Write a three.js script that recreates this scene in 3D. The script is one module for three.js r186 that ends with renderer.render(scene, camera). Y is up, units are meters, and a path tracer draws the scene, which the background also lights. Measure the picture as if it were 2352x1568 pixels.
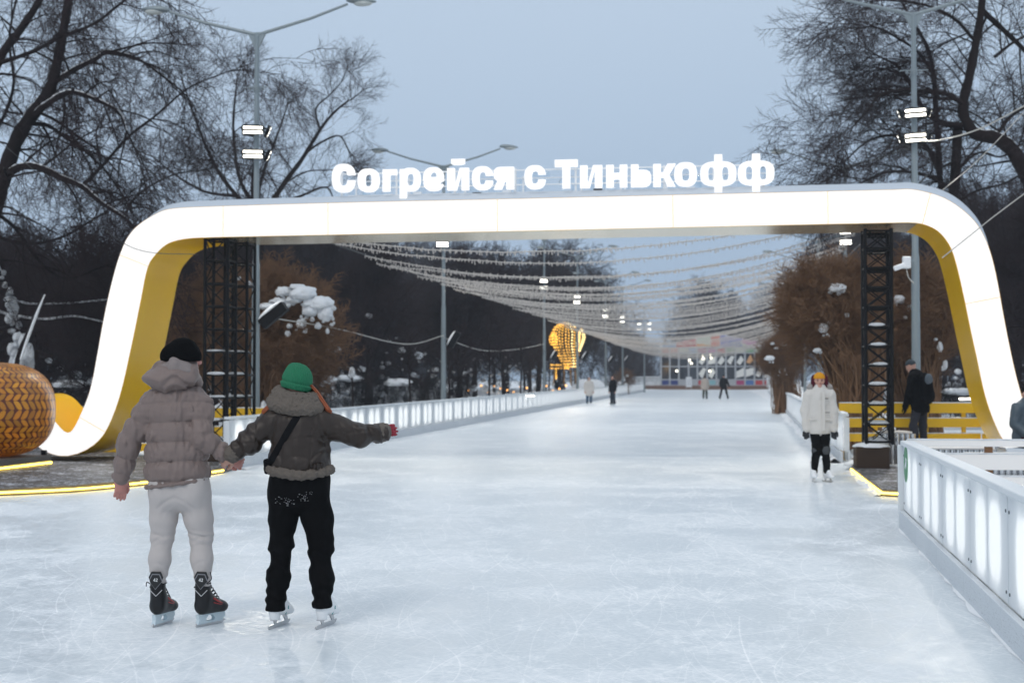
import * as THREE from 'three';
import { mergeGeometries, mergeVertices } from 'three/addons/utils/BufferGeometryUtils.js';
import { RoundedBoxGeometry } from 'three/addons/geometries/RoundedBoxGeometry.js';
import { RectAreaLightUniformsLib } from 'three/addons/lights/RectAreaLightUniformsLib.js';

// ---------- camera, sky, sun, exposure ----------
const scene = new THREE.Scene();
const FOCAL = 3200, MIDX = 1176, MIDY = 784, HORIZON = 866, EYE = 1.63;      // measured on the photograph, 2352 pixels wide
const PITCH = Math.atan((HORIZON - MIDY) / FOCAL);
const camera = new THREE.PerspectiveCamera(2 * Math.atan(MIDY / FOCAL) * 180 / Math.PI, 1.5, 0.2, 900);
camera.position.set(0, EYE, 0);
camera.rotation.x = PITCH;
camera.focus = 9.2;
camera.userData.fStop = 3.0;
scene.add(camera);

function skyTexture() {                                                      // even overcast at dusk, a little brighter overhead, with soft cloud
  const W = 256, Hh = 128, d = new Float32Array(W * Hh * 4);
  for (let j = 0; j < Hh; j++) for (let i = 0; i < W; i++) {
    const el = ((j + 0.5) / Hh - 0.5) * Math.PI, az = (i + 0.5) / W * 2 * Math.PI, s = Math.max(0, Math.sin(el));
    const cl = 0.5 + 0.5 * Math.sin(az * 3 + 4 * s + Math.sin(az * 5 + s * 9)) * Math.cos(s * 13 + Math.sin(az * 2) * 2);
    const k = 1.035 + 0.32 * s + 0.05 * (cl - 0.5) , w = 0.06 * (cl - 0.5);
    d.set([(0.39 + 0.17 * s + w * 0.3) * k, (0.515 + 0.1 * s + w * 0.16) * k, 0.675 * k, 1], (j * W + i) * 4);
  }
  const t = new THREE.DataTexture(d, W, Hh, THREE.RGBAFormat, THREE.FloatType);
  t.mapping = THREE.EquirectangularReflectionMapping; t.magFilter = THREE.LinearFilter; t.minFilter = THREE.LinearFilter; t.needsUpdate = true;
  return t;
}
scene.background = scene.environment = skyTexture();
const sun = new THREE.DirectionalLight(new THREE.Color(1, 0.93, 0.85), 0.9);  // the veiled sun of an overcast sky
sun.position.set(-30, 70, 40); sun.target.position.set(0, 0, -30); sun.castShadow = true; sun.shadow.radius = 40;
Object.assign(sun.shadow.camera, { left: -60, right: 60, top: 60, bottom: -60, near: 1, far: 260 });
scene.add(sun, sun.target);
const renderer = new THREE.WebGLRenderer({ antialias: true });
renderer.toneMapping = THREE.LinearToneMapping;
renderer.toneMappingExposure = 1.03;
renderer.shadowMap.enabled = true;
RectAreaLightUniformsLib.init();

// ---------- helpers ----------
const V = (x, y, z) => new THREE.Vector3(x, y, z), PI = Math.PI;
function rng(seed) { let s = seed >>> 0; return () => { s = (s + 0x6d2b79f5) | 0; let t = Math.imul(s ^ (s >>> 15), 1 | s); t = (t + Math.imul(t ^ (t >>> 7), 61 | t)) ^ t; return ((t ^ (t >>> 14)) >>> 0) / 4294967296; }; }
const clamp = (x, a, b) => Math.min(b, Math.max(a, x)), lerp = (a, b, t) => a + (b - a) * t, smooth = (a, b, x) => { const t = clamp((x - a) / (b - a), 0, 1); return t * t * (3 - 2 * t); };
function hash3(x, y, z) { let h = (Math.imul(x, 374761393) + Math.imul(y, 668265263) + Math.imul(z, 2147483647 ^ 0x5bd1e995)) | 0; h = Math.imul(h ^ (h >>> 13), 1274126177); return ((h ^ (h >>> 16)) >>> 0) / 4294967296; }
function noise3(x, y, z) {
  const xi = Math.floor(x), yi = Math.floor(y), zi = Math.floor(z), fx = x - xi, fy = y - yi, fz = z - zi;
  const u = fx * fx * (3 - 2 * fx), v = fy * fy * (3 - 2 * fy), w = fz * fz * (3 - 2 * fz);
  const c = (a, b, d) => hash3(xi + a, yi + b, zi + d);
  return lerp(lerp(lerp(c(0, 0, 0), c(1, 0, 0), u), lerp(c(0, 1, 0), c(1, 1, 0), u), v), lerp(lerp(c(0, 0, 1), c(1, 0, 1), u), lerp(c(0, 1, 1), c(1, 1, 1), u), v), w) * 2 - 1;
}
const fbm = (x, y, z, n = 4) => { let s = 0, a = 0.5; for (let i = 0; i < n; i++) { s += a * noise3(x, y, z); x *= 2.03; y *= 2.03; z *= 2.03; a *= 0.5; } return s; };
// a ray through a point of the photograph, and where it meets a level, a depth or the plane of the gate
const cp = Math.cos(PITCH), sp = Math.sin(PITCH);
function ray(px, py) { const x = (px - MIDX) / FOCAL, y = (MIDY - py) / FOCAL; return V(x, y * cp + sp, -cp + y * sp); }
function ground(px, py, y = 0) { const d = ray(px, py), t = (y - EYE) / d.y; return V(d.x * t, y, d.z * t); }
function at(px, py, depth) { const d = ray(px, py), t = -depth / d.z; return V(d.x * t, EYE + d.y * t, -depth); }
const TURN = 8.6 * PI / 180, sa = Math.sin(TURN), ca = Math.cos(TURN);      // the rink runs 8.6 degrees to the right of the line of sight
const rink = (lat, fwd, y = 0) => V(lat * ca + fwd * sa, y, lat * sa - fwd * ca);
const latOf = (p) => p.x * ca + p.z * sa, fwdOf = (p) => p.x * sa - p.z * ca;
function onPlane(px, py, fwd) { const d = ray(px, py), t = fwd / fwdOf(d); return V(latOf(d) * t, EYE + d.y * t, 0); }   // (lat, height) on the plane at fwd
const depthFor = (px, lat) => lat / ((px - MIDX) / FOCAL * ca - sa);           // depth where a lateral line is seen at column px

const used = new Map();
function numbered(n) { const k = used.get(n) ?? 0; used.set(n, k + 1); return k ? n + '_' + String(k).padStart(3, '0') : n; }
function tag(o, label, category, group, kind) { if (label) o.userData.label = label; if (category) o.userData.category = category; if (group) o.userData.group = group; if (kind) o.userData.kind = kind; return o; }
function shade(o) { o.castShadow = true; o.receiveShadow = true; return o; }
function thing(name, label, category, pos = V(0, 0, 0), turn = 0, group) { const o = new THREE.Group(); o.name = numbered(name); o.position.copy(pos); o.rotation.y = turn; tag(o, label, category, group); scene.add(o); return o; }
function part(parent, name, geo, mat, label) { const m = shade(new THREE.Mesh(geo, mat)); m.name = name; if (label) m.userData.label = label; parent.add(m); return m; }
function single(name, geo, mat, label, category, group, kind) { const m = shade(new THREE.Mesh(geo, mat)); m.name = numbered(name); tag(m, label, category, group, kind); scene.add(m); return m; }
function merge(list) { const g = list.map((x) => { const y = x.index ? x.toNonIndexed() : x; for (const k of Object.keys(y.attributes)) if (!['position', 'normal', 'uv'].includes(k)) y.deleteAttribute(k); if (!y.attributes.uv) y.setAttribute('uv', new THREE.BufferAttribute(new Float32Array(y.attributes.position.count * 2), 2)); return y; }); return mergeGeometries(g, false); }
const box = (w, h, d, x = 0, y = 0, z = 0) => new THREE.BoxGeometry(w, h, d).translate(x, y, z);
const rbox = (w, h, d, r = 0.01, x = 0, y = 0, z = 0) => new RoundedBoxGeometry(w, h, d, 2, r).translate(x, y, z);
function bar(a, b, w, h = w) {                                                 // a straight bar of rectangular section
  const d = b.clone().sub(a), L = d.length(), g = new THREE.BoxGeometry(w, h, L), m = new THREE.Matrix4().lookAt(V(0, 0, 0), d, Math.abs(d.y) / L > 0.98 ? V(1, 0, 0) : V(0, 1, 0));
  g.applyMatrix4(m); return g.translate((a.x + b.x) / 2, (a.y + b.y) / 2, (a.z + b.z) / 2);
}
class Tubes {                                                                  // collects tapered tubes along polylines into one geometry
  constructor() { this.p = []; this.n = []; this.i = []; }
  add(pts, radii, sides = 5, cap = true) {
    const base = this.p.length / 3, N = pts.length; let ref = V(0, 0, 0);
    for (let k = 0; k < N; k++) {
      const a = pts[Math.max(0, k - 1)], b = pts[Math.min(N - 1, k + 1)], tx = b.x - a.x, ty = b.y - a.y, tz = b.z - a.z, L = Math.hypot(tx, ty, tz) || 1, t = V(tx / L, ty / L, tz / L);
      if (!k) ref = Math.abs(t.y) < 0.9 ? V(0, 1, 0) : V(1, 0, 0);
      const u = V(0, 0, 0).crossVectors(t, ref).normalize(), w = V(0, 0, 0).crossVectors(u, t); ref = w;
      const r = Array.isArray(radii) ? radii[k] : radii;
      for (let s = 0; s < sides; s++) { const c = Math.cos(s / sides * 2 * PI), q = Math.sin(s / sides * 2 * PI), nx = u.x * c + w.x * q, ny = u.y * c + w.y * q, nz = u.z * c + w.z * q; this.p.push(pts[k].x + nx * r, pts[k].y + ny * r, pts[k].z + nz * r); this.n.push(nx, ny, nz); }
    }
    for (let k = 0; k < N - 1; k++) for (let s = 0; s < sides; s++) { const a = base + k * sides + s, b = base + k * sides + (s + 1) % sides; this.i.push(a, a + sides, b, b, a + sides, b + sides); }
    if (cap) for (const e of [0, N - 1]) for (let s = 1; s < sides - 1; s++) this.i.push(...(e ? [base + e * sides, base + e * sides + s + 1, base + e * sides + s] : [base, base + s, base + s + 1]));
    return this;
  }
  geo() { const g = new THREE.BufferGeometry(), P = new Float32Array(this.p); g.setAttribute('position', new THREE.BufferAttribute(P, 3)); g.setAttribute('normal', new THREE.BufferAttribute(new Float32Array(this.n), 3)); const uv = new Float32Array(P.length / 3 * 2); for (let k = 0; k < uv.length / 2; k++) { uv[k * 2] = P[k * 3] + P[k * 3 + 2]; uv[k * 2 + 1] = P[k * 3 + 1]; } g.setAttribute('uv', new THREE.BufferAttribute(uv, 2)); g.setIndex(this.i); return g; }
}
const tube = (pts, r, sides = 8) => new Tubes().add(pts, r, sides).geo();
const sub = (pts, n) => new THREE.CatmullRomCurve3(pts).getPoints(n);
function poly2(pts) { return new THREE.Shape(pts.map((p) => new THREE.Vector2(p[0], p[1]))); }
function extrude(shape, depth, bevel = 0, curve = 8) { return new THREE.ExtrudeGeometry(shape, { depth, bevelEnabled: bevel > 0, bevelThickness: bevel, bevelSize: bevel, bevelSegments: 2, curveSegments: curve }); }

// ---------- materials ----------
const lin = (r, g, b) => new THREE.Color().setRGB(r, g, b);
function mat(color, roughness = 0.7, extra = {}) { return new THREE.MeshPhysicalMaterial({ color: Array.isArray(color) ? lin(...color) : new THREE.Color(color), roughness, ...extra }); }
const glow = (r, g, b, k = 1) => { const m = new THREE.MeshStandardMaterial({ color: lin(0.12, 0.12, 0.12), roughness: 0.5, emissive: lin(r, g, b) }); m.emissiveIntensity = k; return m; };
function grain(w, f, { repeat = 1, color = false } = {}) {                     // a tiling grey or colour texture computed from f(u, v, x, y)
  const d = new Uint8Array(w * w * 4);
  for (let y = 0; y < w; y++) for (let x = 0; x < w; x++) { const c = f(x / w, y / w, x, y), k = (y * w + x) * 4; if (Array.isArray(c)) for (let q = 0; q < 3; q++) d[k + q] = clamp(c[q], 0, 1) * 255; else d[k] = d[k + 1] = d[k + 2] = clamp(c, 0, 1) * 255; d[k + 3] = 255; }
  const t = new THREE.DataTexture(d, w, w, THREE.RGBAFormat); t.wrapS = t.wrapT = THREE.RepeatWrapping; t.magFilter = THREE.LinearFilter; t.minFilter = THREE.LinearMipmapLinearFilter; t.repeat.set(repeat, repeat); if (color) t.colorSpace = THREE.SRGBColorSpace; t.needsUpdate = true; return t;
}
function tileNoise(w, cells, seed) {                                           // smooth value noise that tiles
  const r = rng(seed), g = new Float32Array(cells * cells).map(() => r()), o = new Float32Array(w * w);
  for (let y = 0; y < w; y++) for (let x = 0; x < w; x++) { const u = x / w * cells, v = y / w * cells, i = Math.floor(u), j = Math.floor(v), a = u - i, b = v - j, s = a * a * (3 - 2 * a), t = b * b * (3 - 2 * b), q = (m, n) => g[((n + cells) % cells) * cells + (m + cells) % cells]; o[y * w + x] = lerp(lerp(q(i, j), q(i + 1, j), s), lerp(q(i, j + 1), q(i + 1, j + 1), s), t); }
  return o;
}
const weaveTex = grain(128, (u, v, x, y) => 0.5 + 0.22 * Math.sin(u * 2 * PI * 16) * Math.sin(v * 2 * PI * 16) + 0.25 * (hash3(x, y, 3) - 0.5), { repeat: 12 });
const fuzzTex = grain(128, (u, v, x, y) => hash3(x >> 1, y >> 1, 5) * 0.6 + hash3(x, y, 9) * 0.4, { repeat: 8 });
const snowN = [tileNoise(256, 8, 11), tileNoise(256, 32, 12), tileNoise(256, 96, 13)];
const snowTex = grain(256, (u, v, x, y) => snowN[0][y * 256 + x] * 0.5 + snowN[1][y * 256 + x] * 0.3 + snowN[2][y * 256 + x] * 0.2, { repeat: 0.7 });
const M = {
  snow: mat([0.82, 0.84, 0.86], 0.95, { bumpMap: snowTex, bumpScale: 0.03 }),
  bark: mat([0.021, 0.0155, 0.015], 0.95, { specularIntensity: 0.2 }), twig: mat([0.037, 0.026, 0.027], 0.95, { specularIntensity: 0.2 }), willow: mat([0.21, 0.12, 0.068], 0.9, { specularIntensity: 0.3 }), hedge: mat([0.03, 0.026, 0.026], 0.95, { specularIntensity: 0.2 }),
  galv: mat([0.24, 0.28, 0.295], 0.45, { metalness: 0.35 }), black: mat([0.008, 0.008, 0.009], 0.5, { specularIntensity: 0.5 }), blackMetal: mat([0.006, 0.006, 0.007], 0.5, { specularIntensity: 0.35 }),
  white: mat([0.74, 0.76, 0.78], 0.45), cable: mat([0.05, 0.05, 0.05], 0.7), paleCable: mat([0.5, 0.48, 0.44], 0.7),
  flood: glow(1, 0.96, 0.86, 6), yellowLed: glow(1, 0.7, 0.1, 6),
};

// ---------- thin winter haze ----------
scene.fog = new THREE.FogExp2(lin(0.62, 0.69, 0.78), 0.0009);

// ---------- ground: snow, ice, platforms ----------
{
  const g = new THREE.PlaneGeometry(1200, 1200, 160, 160); g.rotateX(-PI / 2);
  const p = g.attributes.position;
  for (let i = 0; i < p.count; i++) { const x = p.getX(i), z = p.getZ(i), r = Math.hypot(x, z); p.setY(i, -0.06); if (r > 90 && (latOf(V(x, 0, z)) < -12 || latOf(V(x, 0, z)) > 9)) p.setY(i, -0.06 + 0.3 * (0.5 + 0.5 * fbm(x * 0.02, 3, z * 0.02))); }
  for (let i = 0; i < g.attributes.uv.count; i++) g.attributes.uv.setXY(i, p.getX(i), p.getZ(i));
  g.computeVertexNormals();
  single('snow_ground', g, M.snow, 'trodden pale snow lying all round the rink', null, null, 'structure');
}
// ice: scratches in a map, frost patches in vertex colours
function iceMaps() {
  const W = 2048, a = tileNoise(W, 12, 1), b = tileNoise(W, 48, 2), c = tileNoise(W, 160, 3), e = tileNoise(W, 500, 4), r = rng(77);
  const cv = document.createElement('canvas'); cv.width = cv.height = W; const x = cv.getContext('2d');
  x.fillStyle = '#000'; x.fillRect(0, 0, W, W);
  const arc = (n, lenA, lenB, w0, w1, al) => {
    for (let k = 0; k < n; k++) {
      const R = 350 + r() * r() * 4000, t0 = (r() < 0.72 ? (r() < 0.5 ? 0 : PI) + (r() + r() - 1) * 0.9 : r() * 2 * PI), L = (lenA + r() * (lenB - lenA)) / R, cx = r() * W, cy = r() * W;
      x.lineWidth = w0 + r() * (w1 - w0); x.strokeStyle = 'rgba(255,255,255,' + (al * (0.3 + 0.7 * r())).toFixed(3) + ')';
      for (const ox of [-W, 0, W]) for (const oy of [-W, 0, W]) { const qx = cx + ox, qy = cy + oy; if (qx < -900 || qx > W + 900 || qy < -900 || qy > W + 900) continue; x.beginPath(); x.arc(qx - R * Math.cos(t0), qy - R * Math.sin(t0), R, t0, t0 + L); x.stroke(); }
    }
  };
  arc(2000, 60, 420, 0.7, 1.6, 0.42); arc(380, 150, 700, 1, 2.4, 0.5); arc(1500, 15, 90, 2, 6, 0.22); arc(220, 40, 190, 8, 24, 0.14);
  const s = x.getImageData(0, 0, W, W).data, col = new Uint8Array(W * W * 4), rou = new Uint8Array(W * W * 4);
  for (let k = 0; k < W * W; k++) {
    const big = a[k] * 0.45 + b[k] * 0.3 + c[k] * 0.15 + e[k] * 0.1, frost = smooth(0.38, 0.7, big), sc = s[k * 4] / 255, v = clamp(0.24 + 0.3 * frost + 0.24 * (e[k] - 0.5) + 0.14 * (c[k] - 0.5) + sc * 0.85, 0, 1);
    col[k * 4] = lerp(194, 246, v); col[k * 4 + 1] = lerp(203, 247, v); col[k * 4 + 2] = lerp(209, 248, v); col[k * 4 + 3] = 255;
    const q = clamp(0.4 + 0.24 * frost + sc * 0.35 + 0.16 * (c[k] - 0.5), 0, 1) * 255; rou[k * 4] = rou[k * 4 + 1] = rou[k * 4 + 2] = q; rou[k * 4 + 3] = 255;
  }
  const tx = (d, srgb) => { const t = new THREE.DataTexture(d, W, W, THREE.RGBAFormat); t.wrapS = t.wrapT = THREE.RepeatWrapping; t.magFilter = THREE.LinearFilter; t.repeat.set(1 / 9, 1 / 9); if (srgb) t.colorSpace = THREE.SRGBColorSpace; t.needsUpdate = true; return t; };
  return [tx(col, true), tx(rou, false)];
}
{
  const [map, rough] = iceMaps();
  const m = new THREE.MeshPhysicalMaterial({ map, roughnessMap: rough, roughness: 1, ior: 1.31, bumpMap: map, bumpScale: 0.0007 });
  const N = 150, K = 90, pos = [], uv = [], idx = [];
  for (let j = 0; j <= N; j++) for (let i = 0; i <= K; i++) {
    const f = -4 + 188 * Math.pow(j / N, 1.7), wide = f < 22.5 ? -24 : -9.2, lat = lerp(wide, 3.2, i / K), p = rink(lat, f, 0);
    pos.push(p.x, 0, p.z); uv.push(lat * 1.0, f);
  }
  for (let j = 0; j < N; j++) for (let i = 0; i < K; i++) { const a = j * (K + 1) + i; idx.push(a, a + 1, a + K + 1, a + 1, a + K + 2, a + K + 1); }
  const g = new THREE.BufferGeometry(); g.setAttribute('position', new THREE.Float32BufferAttribute(pos, 3)); g.setAttribute('uv', new THREE.Float32BufferAttribute(uv, 2)); g.setIndex(idx); g.computeVertexNormals();
  single('ice_rink', g, m, 'pale blue scratched ice of the skating rink', null, null, 'structure');
}
// platforms on which the gate stands: worn grey boards strewn with snow
const deckN = [tileNoise(512, 10, 31), tileNoise(512, 60, 32), tileNoise(512, 200, 33)];
const deckTex = grain(512, (u, v, x, y) => { const k = y * 512 + x, s = smooth(0.5, 0.72, deckN[0][k] * 0.25 + deckN[1][k] * 0.45 + deckN[2][k] * 0.3), d = 0.2 + 0.14 * deckN[2][k]; return [lerp(d * 1.05, 0.8, s), lerp(d, 0.81, s), lerp(d * 0.97, 0.84, s)]; }, { repeat: 0.45, color: true });
M.deck = mat([0.8, 0.8, 0.8], 0.55, { map: deckTex, bumpMap: deckTex, bumpScale: 0.008 });
M.deckSide = mat([0.1, 0.09, 0.08], 0.6);
function slab(name, label, outline, y0, y1) {                                 // outline: world points, the top face with uv in metres
  const s = new THREE.Shape(outline.map((p) => new THREE.Vector2(p.x, -p.z))), g = new THREE.ExtrudeGeometry(s, { depth: y1 - y0, bevelEnabled: false }).rotateX(-PI / 2).translate(0, y0, 0);
  return single(name, g, [M.deck, M.deckSide], label, null, null, 'structure');
}
const PLAT = 0.1;
const platL = [ground(-160, 1139, 0.05), ground(0, 1131, 0.05), ground(170, 1123, 0.05), ground(320, 1109, 0.05), ground(420, 1094, 0.05), ground(512, 1080, 0.05)];
platL.forEach((p) => (p.y = 0));
{
  const back = [rink(-8.9, 26.2), rink(-8.9, 30), rink(-20, 30), rink(-20, 20)];
  slab('left_platform', 'grey snow-strewn platform under the left foot of the lit gate', [...platL, ...back], -0.05, PLAT);
  single('led_strip', tube(sub(platL.map((p) => V(p.x + 0.004, 0.05, p.z + 0.012)), 40), 0.017, 6), M.yellowLed, 'yellow glowing strip along the curved edge of the left platform', 'light strip');
}
const platR = [ground(1957, 1076, 0.06), ground(1990, 1102, 0.06), ground(2028, 1130, 0.06), ground(2160, 1136, 0.06)];
{
  platR.forEach((p) => (p.y = 0));
  slab('right_platform', 'dark wet platform with yellow edge beside the right barrier', [...platR, rink(9, 18.2), rink(9, 27), rink(2.4, 27)], -0.05, PLAT);
  single('led_strip', tube(platR.map((p) => V(p.x - 0.012, 0.05, p.z + 0.012)), 0.017, 6), M.yellowLed, 'yellow glowing strip along the angled edge of the right platform', 'light strip');
}

{                                                                              // snow lying on the back of both platforms
  const cover = (label, pts) => { const sh = new THREE.Shape(pts.map((p) => new THREE.Vector2(p.x, -p.z))), g = new THREE.ExtrudeGeometry(sh, { depth: 0.03, bevelEnabled: true, bevelThickness: 0.015, bevelSize: 0.05, bevelSegments: 2 }).rotateX(-PI / 2).translate(0, PLAT - 0.012, 0); single('snow_cover', g, M.snow, label, null, null, 'structure'); };
  cover('snow lying on the right platform round the lattice tower', [ground(1945, 1066, PLAT), ground(1990, 1068, PLAT), ground(2060, 1072, PLAT), ground(2200, 1076, PLAT), rink(9, 27), rink(2.6, 27)]);
  cover('snow lying at the foot of the left lattice towers', [rink(-9.6, 25.2), rink(-9.0, 24.5), rink(-8.95, 29.5), rink(-12, 29.5), rink(-11.5, 26)]);
}

// ---------- the lit gate ----------
const GATE = 24, gateTurn = -TURN;
const outerPx = [[-60, 1020], [-15, 950], [15, 915], [45, 905], [75, 912], [100, 935], [122, 962], [134, 977], [147, 990], [155, 993], [162, 991], [172, 977], [185, 950], [202, 908], [212, 870], [223, 811], [235, 744], [252, 664], [269, 601], [279, 573], [290, 549], [306, 527], [324, 511], [346, 497], [378, 482], [414, 477], [454, 475], [760, 465.5], [1140, 457], [1560, 447], [2055, 435], [2091, 434], [2130, 441], [2169, 454], [2208, 478], [2240, 508], [2259, 537], [2272, 567], [2282, 600], [2293, 650], [2306, 722], [2320, 794], [2333, 853], [2345, 898], [2362, 955], [2385, 1002], [2402, 1014], [2420, 1000], [2450, 955], [2490, 925], [2530, 940], [2590, 1020]];
const innerPx = [[-30, 1075], [0, 1010], [20, 988], [40, 985], [62, 1002], [86, 1030], [105, 1049], [122, 1060], [150, 1062], [185, 1060], [206, 1047], [227, 1021], [241, 996], [256, 963], [273, 916], [286, 866], [296, 820], [307, 769], [317, 719], [328, 664], [334, 631], [344, 601], [355, 587], [368, 572], [386, 559], [410, 551], [440, 547], [462, 546], [760, 539.5], [1140, 532], [1560, 522.5], [2055, 512], [2102, 511.5], [2129, 517], [2156, 531], [2174, 551], [2187, 574], [2198, 610], [2207.5, 650], [2221, 713], [2232, 767], [2246, 830], [2255, 875], [2266, 920], [2282, 965], [2300, 1005], [2320, 1040], [2345, 1064], [2375, 1082], [2425, 1082], [2450, 1062], [2480, 1010], [2495, 1000], [2510, 1010], [2560, 1090]];
const even = (list, n) => { const c = new THREE.CatmullRomCurve3(list.map(([x, y]) => onPlane(x, y, GATE))); c.arcLengthDivisions = 1200; return c.getSpacedPoints(n); };
const gOut = even(outerPx, 420), gInRaw = even(innerPx, 1600);
// pair each outer point with the nearest inner point that follows in order
const gIn = []; { let k = 0; for (const p of gOut) { let best = k, bd = 1e9; for (let j = k; j < Math.min(k + 90, gInRaw.length); j++) { const d = gInRaw[j].distanceToSquared(p); if (d < bd) { bd = d; best = j; } } k = best; gIn.push(gInRaw[k]); } }
for (let pass = 0; pass < 6; pass++) for (let i = 1; i < gIn.length - 1; i++) gIn[i] = gIn[i - 1].clone().add(gIn[i + 1]).multiplyScalar(0.25).addScaledVector(gIn[i], 0.5);
const GATE_DEEP = 1.5;
const gate = thing('lit_gate', 'huge white glowing arch with golden inner faces spanning the rink', 'arch', rink(0, GATE), gateTurn);
function ribbon(A, B, za, zb) {                                               // a strip between two polylines, in the gate's own axes
  const pos = [], idx = [], uv = []; let L = 0;
  A.forEach((a, i) => { if (i) L += a.distanceTo(A[i - 1]); pos.push(a.x, a.y, za, B[i].x, B[i].y, zb); uv.push(L, 0, L, 1); });
  for (let i = 0; i < A.length - 1; i++) { const k = i * 2; idx.push(k, k + 1, k + 2, k + 1, k + 3, k + 2); }
  const g = new THREE.BufferGeometry(); g.setAttribute('position', new THREE.Float32BufferAttribute(pos, 3)); g.setAttribute('uv', new THREE.Float32BufferAttribute(uv, 2)); g.setIndex(idx); g.computeVertexNormals(); return g;
}
M.gateFace = glow(1, 0.995, 0.985, 0.97);
M.gold = mat([0.93, 0.53, 0.001], 0.24, { specularIntensity: 0.3 });
M.gateTop = mat([0.52, 0.57, 0.63], 0.4);
{
  const cuts = [0, 45, 92, 128, 158, 205, 252, 292, 318, 352, 388, 420];      // the seams between the glowing front panels
  for (let c = 0; c < cuts.length - 1; c++) {
    const a = gOut.slice(cuts[c], cuts[c + 1] + 1), b = gIn.slice(cuts[c], cuts[c + 1] + 1);
    const shrink = (p, q) => p.map((v, i) => v.clone().lerp(q[i], 0.012));
    const A = shrink(a, b), B = shrink(b, a), t = a[1].clone().sub(a[0]).normalize().multiplyScalar(0.004);
    A[0].add(t); B[0].add(t); const e = a[a.length - 1].clone().sub(a[a.length - 2]).normalize().multiplyScalar(-0.004); A[A.length - 1].add(e); B[B.length - 1].add(e);
    part(gate, 'light_panel', merge([ribbon(A, B, 0.012, 0.012), ribbon(A.map((p) => p), A, 0.012, 0), ribbon(B, B.map((p) => p), 0, 0.012)]), M.gateFace);
  }
  const s0 = gIn.findIndex((p) => p.x > onPlane(470, 546, GATE).x && p.y > 3), s1 = gIn.findIndex((p) => p.x > onPlane(2105, 512, GATE).x), a1 = gIn.slice(0, s0 + 1), a2 = gIn.slice(s0, s1 + 1), a3 = gIn.slice(s1);
  M.soffit = mat([0.85, 0.72, 0.5], 0.2, { metalness: 0.8 }); part(gate, 'soffit', ribbon(a2, a2, -GATE_DEEP, 0), M.soffit);
  part(gate, 'shell', merge([ribbon(gOut, gOut, 0, -GATE_DEEP), ribbon(a1, a1, -GATE_DEEP, 0), ribbon(a3, a3, -GATE_DEEP, 0), ribbon(gOut, gIn, -0.002, -0.002)]), M.gold);
  part(gate, 'back_panel', ribbon(gIn, gOut, -GATE_DEEP, -GATE_DEEP), M.gateTop);
  // the pale rounded hood along the top edge, dying out down both shoulders
  const i0 = gOut.findIndex((p) => p.x > onPlane(281, 570, GATE).x && p.y > 3), i1 = gOut.findIndex((p) => p.x > onPlane(2290, 640, GATE).x);
  const pos = [], idx = [], R = 9; let row = 0;
  for (let i = i0; i <= i1; i++) {
    const n = V(gOut[i + 1].y - gOut[i - 1].y, -(gOut[i + 1].x - gOut[i - 1].x), 0).normalize().multiplyScalar(-1), u = (i - i0) / (i1 - i0), h = 0.145 * Math.min(1, smooth(0, 0.09, u), 1 - smooth(0.9, 1, u)) + 0.002;
    for (let r = 0; r <= R; r++) { const t = r / R, z = lerp(0.008, -GATE_DEEP, t), k = Math.pow(1 - Math.pow(Math.abs(2 * t - 1), 6), 0.4) * h; pos.push(gOut[i].x + n.x * k, gOut[i].y + n.y * k, z); }
    if (row++) for (let r = 0; r < R; r++) { const b = (row - 1) * (R + 1) + r, a = b - R - 1; idx.push(a, b, a + 1, b, b + 1, a + 1); }
  }
  const g = new THREE.BufferGeometry(); g.setAttribute('position', new THREE.Float32BufferAttribute(pos, 3)); g.setIndex(idx); g.computeVertexNormals();
  part(gate, 'hood', g, M.gateTop);
}
function areaLight(parent, p, w, h, k, turnZ = 0) { const l = new THREE.RectAreaLight(new THREE.Color(1, 0.99, 0.97), k, w, h); l.position.copy(p); l.rotation.set(0, PI, turnZ); parent.add(l); return l; }
{
  const mid = (px, py) => { const p = onPlane(px, py, GATE); p.z = 0.03; return p; };
  const L = (p, w, h, tz) => { const l = areaLight(gate, p, w, h, 1.6); l.rotation.set(0, 0, 0); l.rotation.order = 'ZYX'; l.rotation.z = tz; l.rotation.y = PI; };
  L(mid(1255, 491), 12.6, 0.5, -0.004); L(mid(265, 780), 0.5, 3.2, -0.2); L(mid(2270, 780), 0.5, 3, 0.2);
}
for (const l of gate.children.filter((c) => c.isLight)) { l.castShadow = false; }

// the letters: a heavy grotesque, drawn in units of 1 = 1.715 mm
const U = 0.001715;
function ringPath(cx, cy, rx, ry, n = 2.6, from = 0, to = 2 * PI, steps = 40) { const o = []; for (let k = 0; k <= steps; k++) { const t = lerp(from, to, k / steps), c = Math.cos(t), s = Math.sin(t); o.push(new THREE.Vector2(cx + rx * Math.sign(c) * Math.pow(Math.abs(c), 2 / n), cy + ry * Math.sign(s) * Math.pow(Math.abs(s), 2 / n))); } return o; }
function oShape(cx, cy, rx, ry, hx, hy) { const s = new THREE.Shape(ringPath(cx, cy, rx, ry)); s.holes.push(new THREE.Path(ringPath(cx, cy, hx, hy, 2.8).reverse())); return s; }
function cShape(cx, cy, rx, ry, hx, hy, gapTop, gapBot) {                     // an O whose right side is open between two levels
  const out = ringPath(cx, cy, rx, ry, 2.6, 0, 2 * PI, 160), inn = ringPath(cx, cy, hx, hy, 2.8, 0, 2 * PI, 160), right = (p) => p.x > cx && p.y < gapTop && p.y > gapBot;
  const a = out.filter((p) => !right(p)), b = inn.filter((p) => !right(p)).reverse();
  return new THREE.Shape([...a, ...b]);
}
const R4 = (x0, y0, x1, y1) => poly2([[x0, y0], [x1, y0], [x1, y1], [x0, y1]]);
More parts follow.
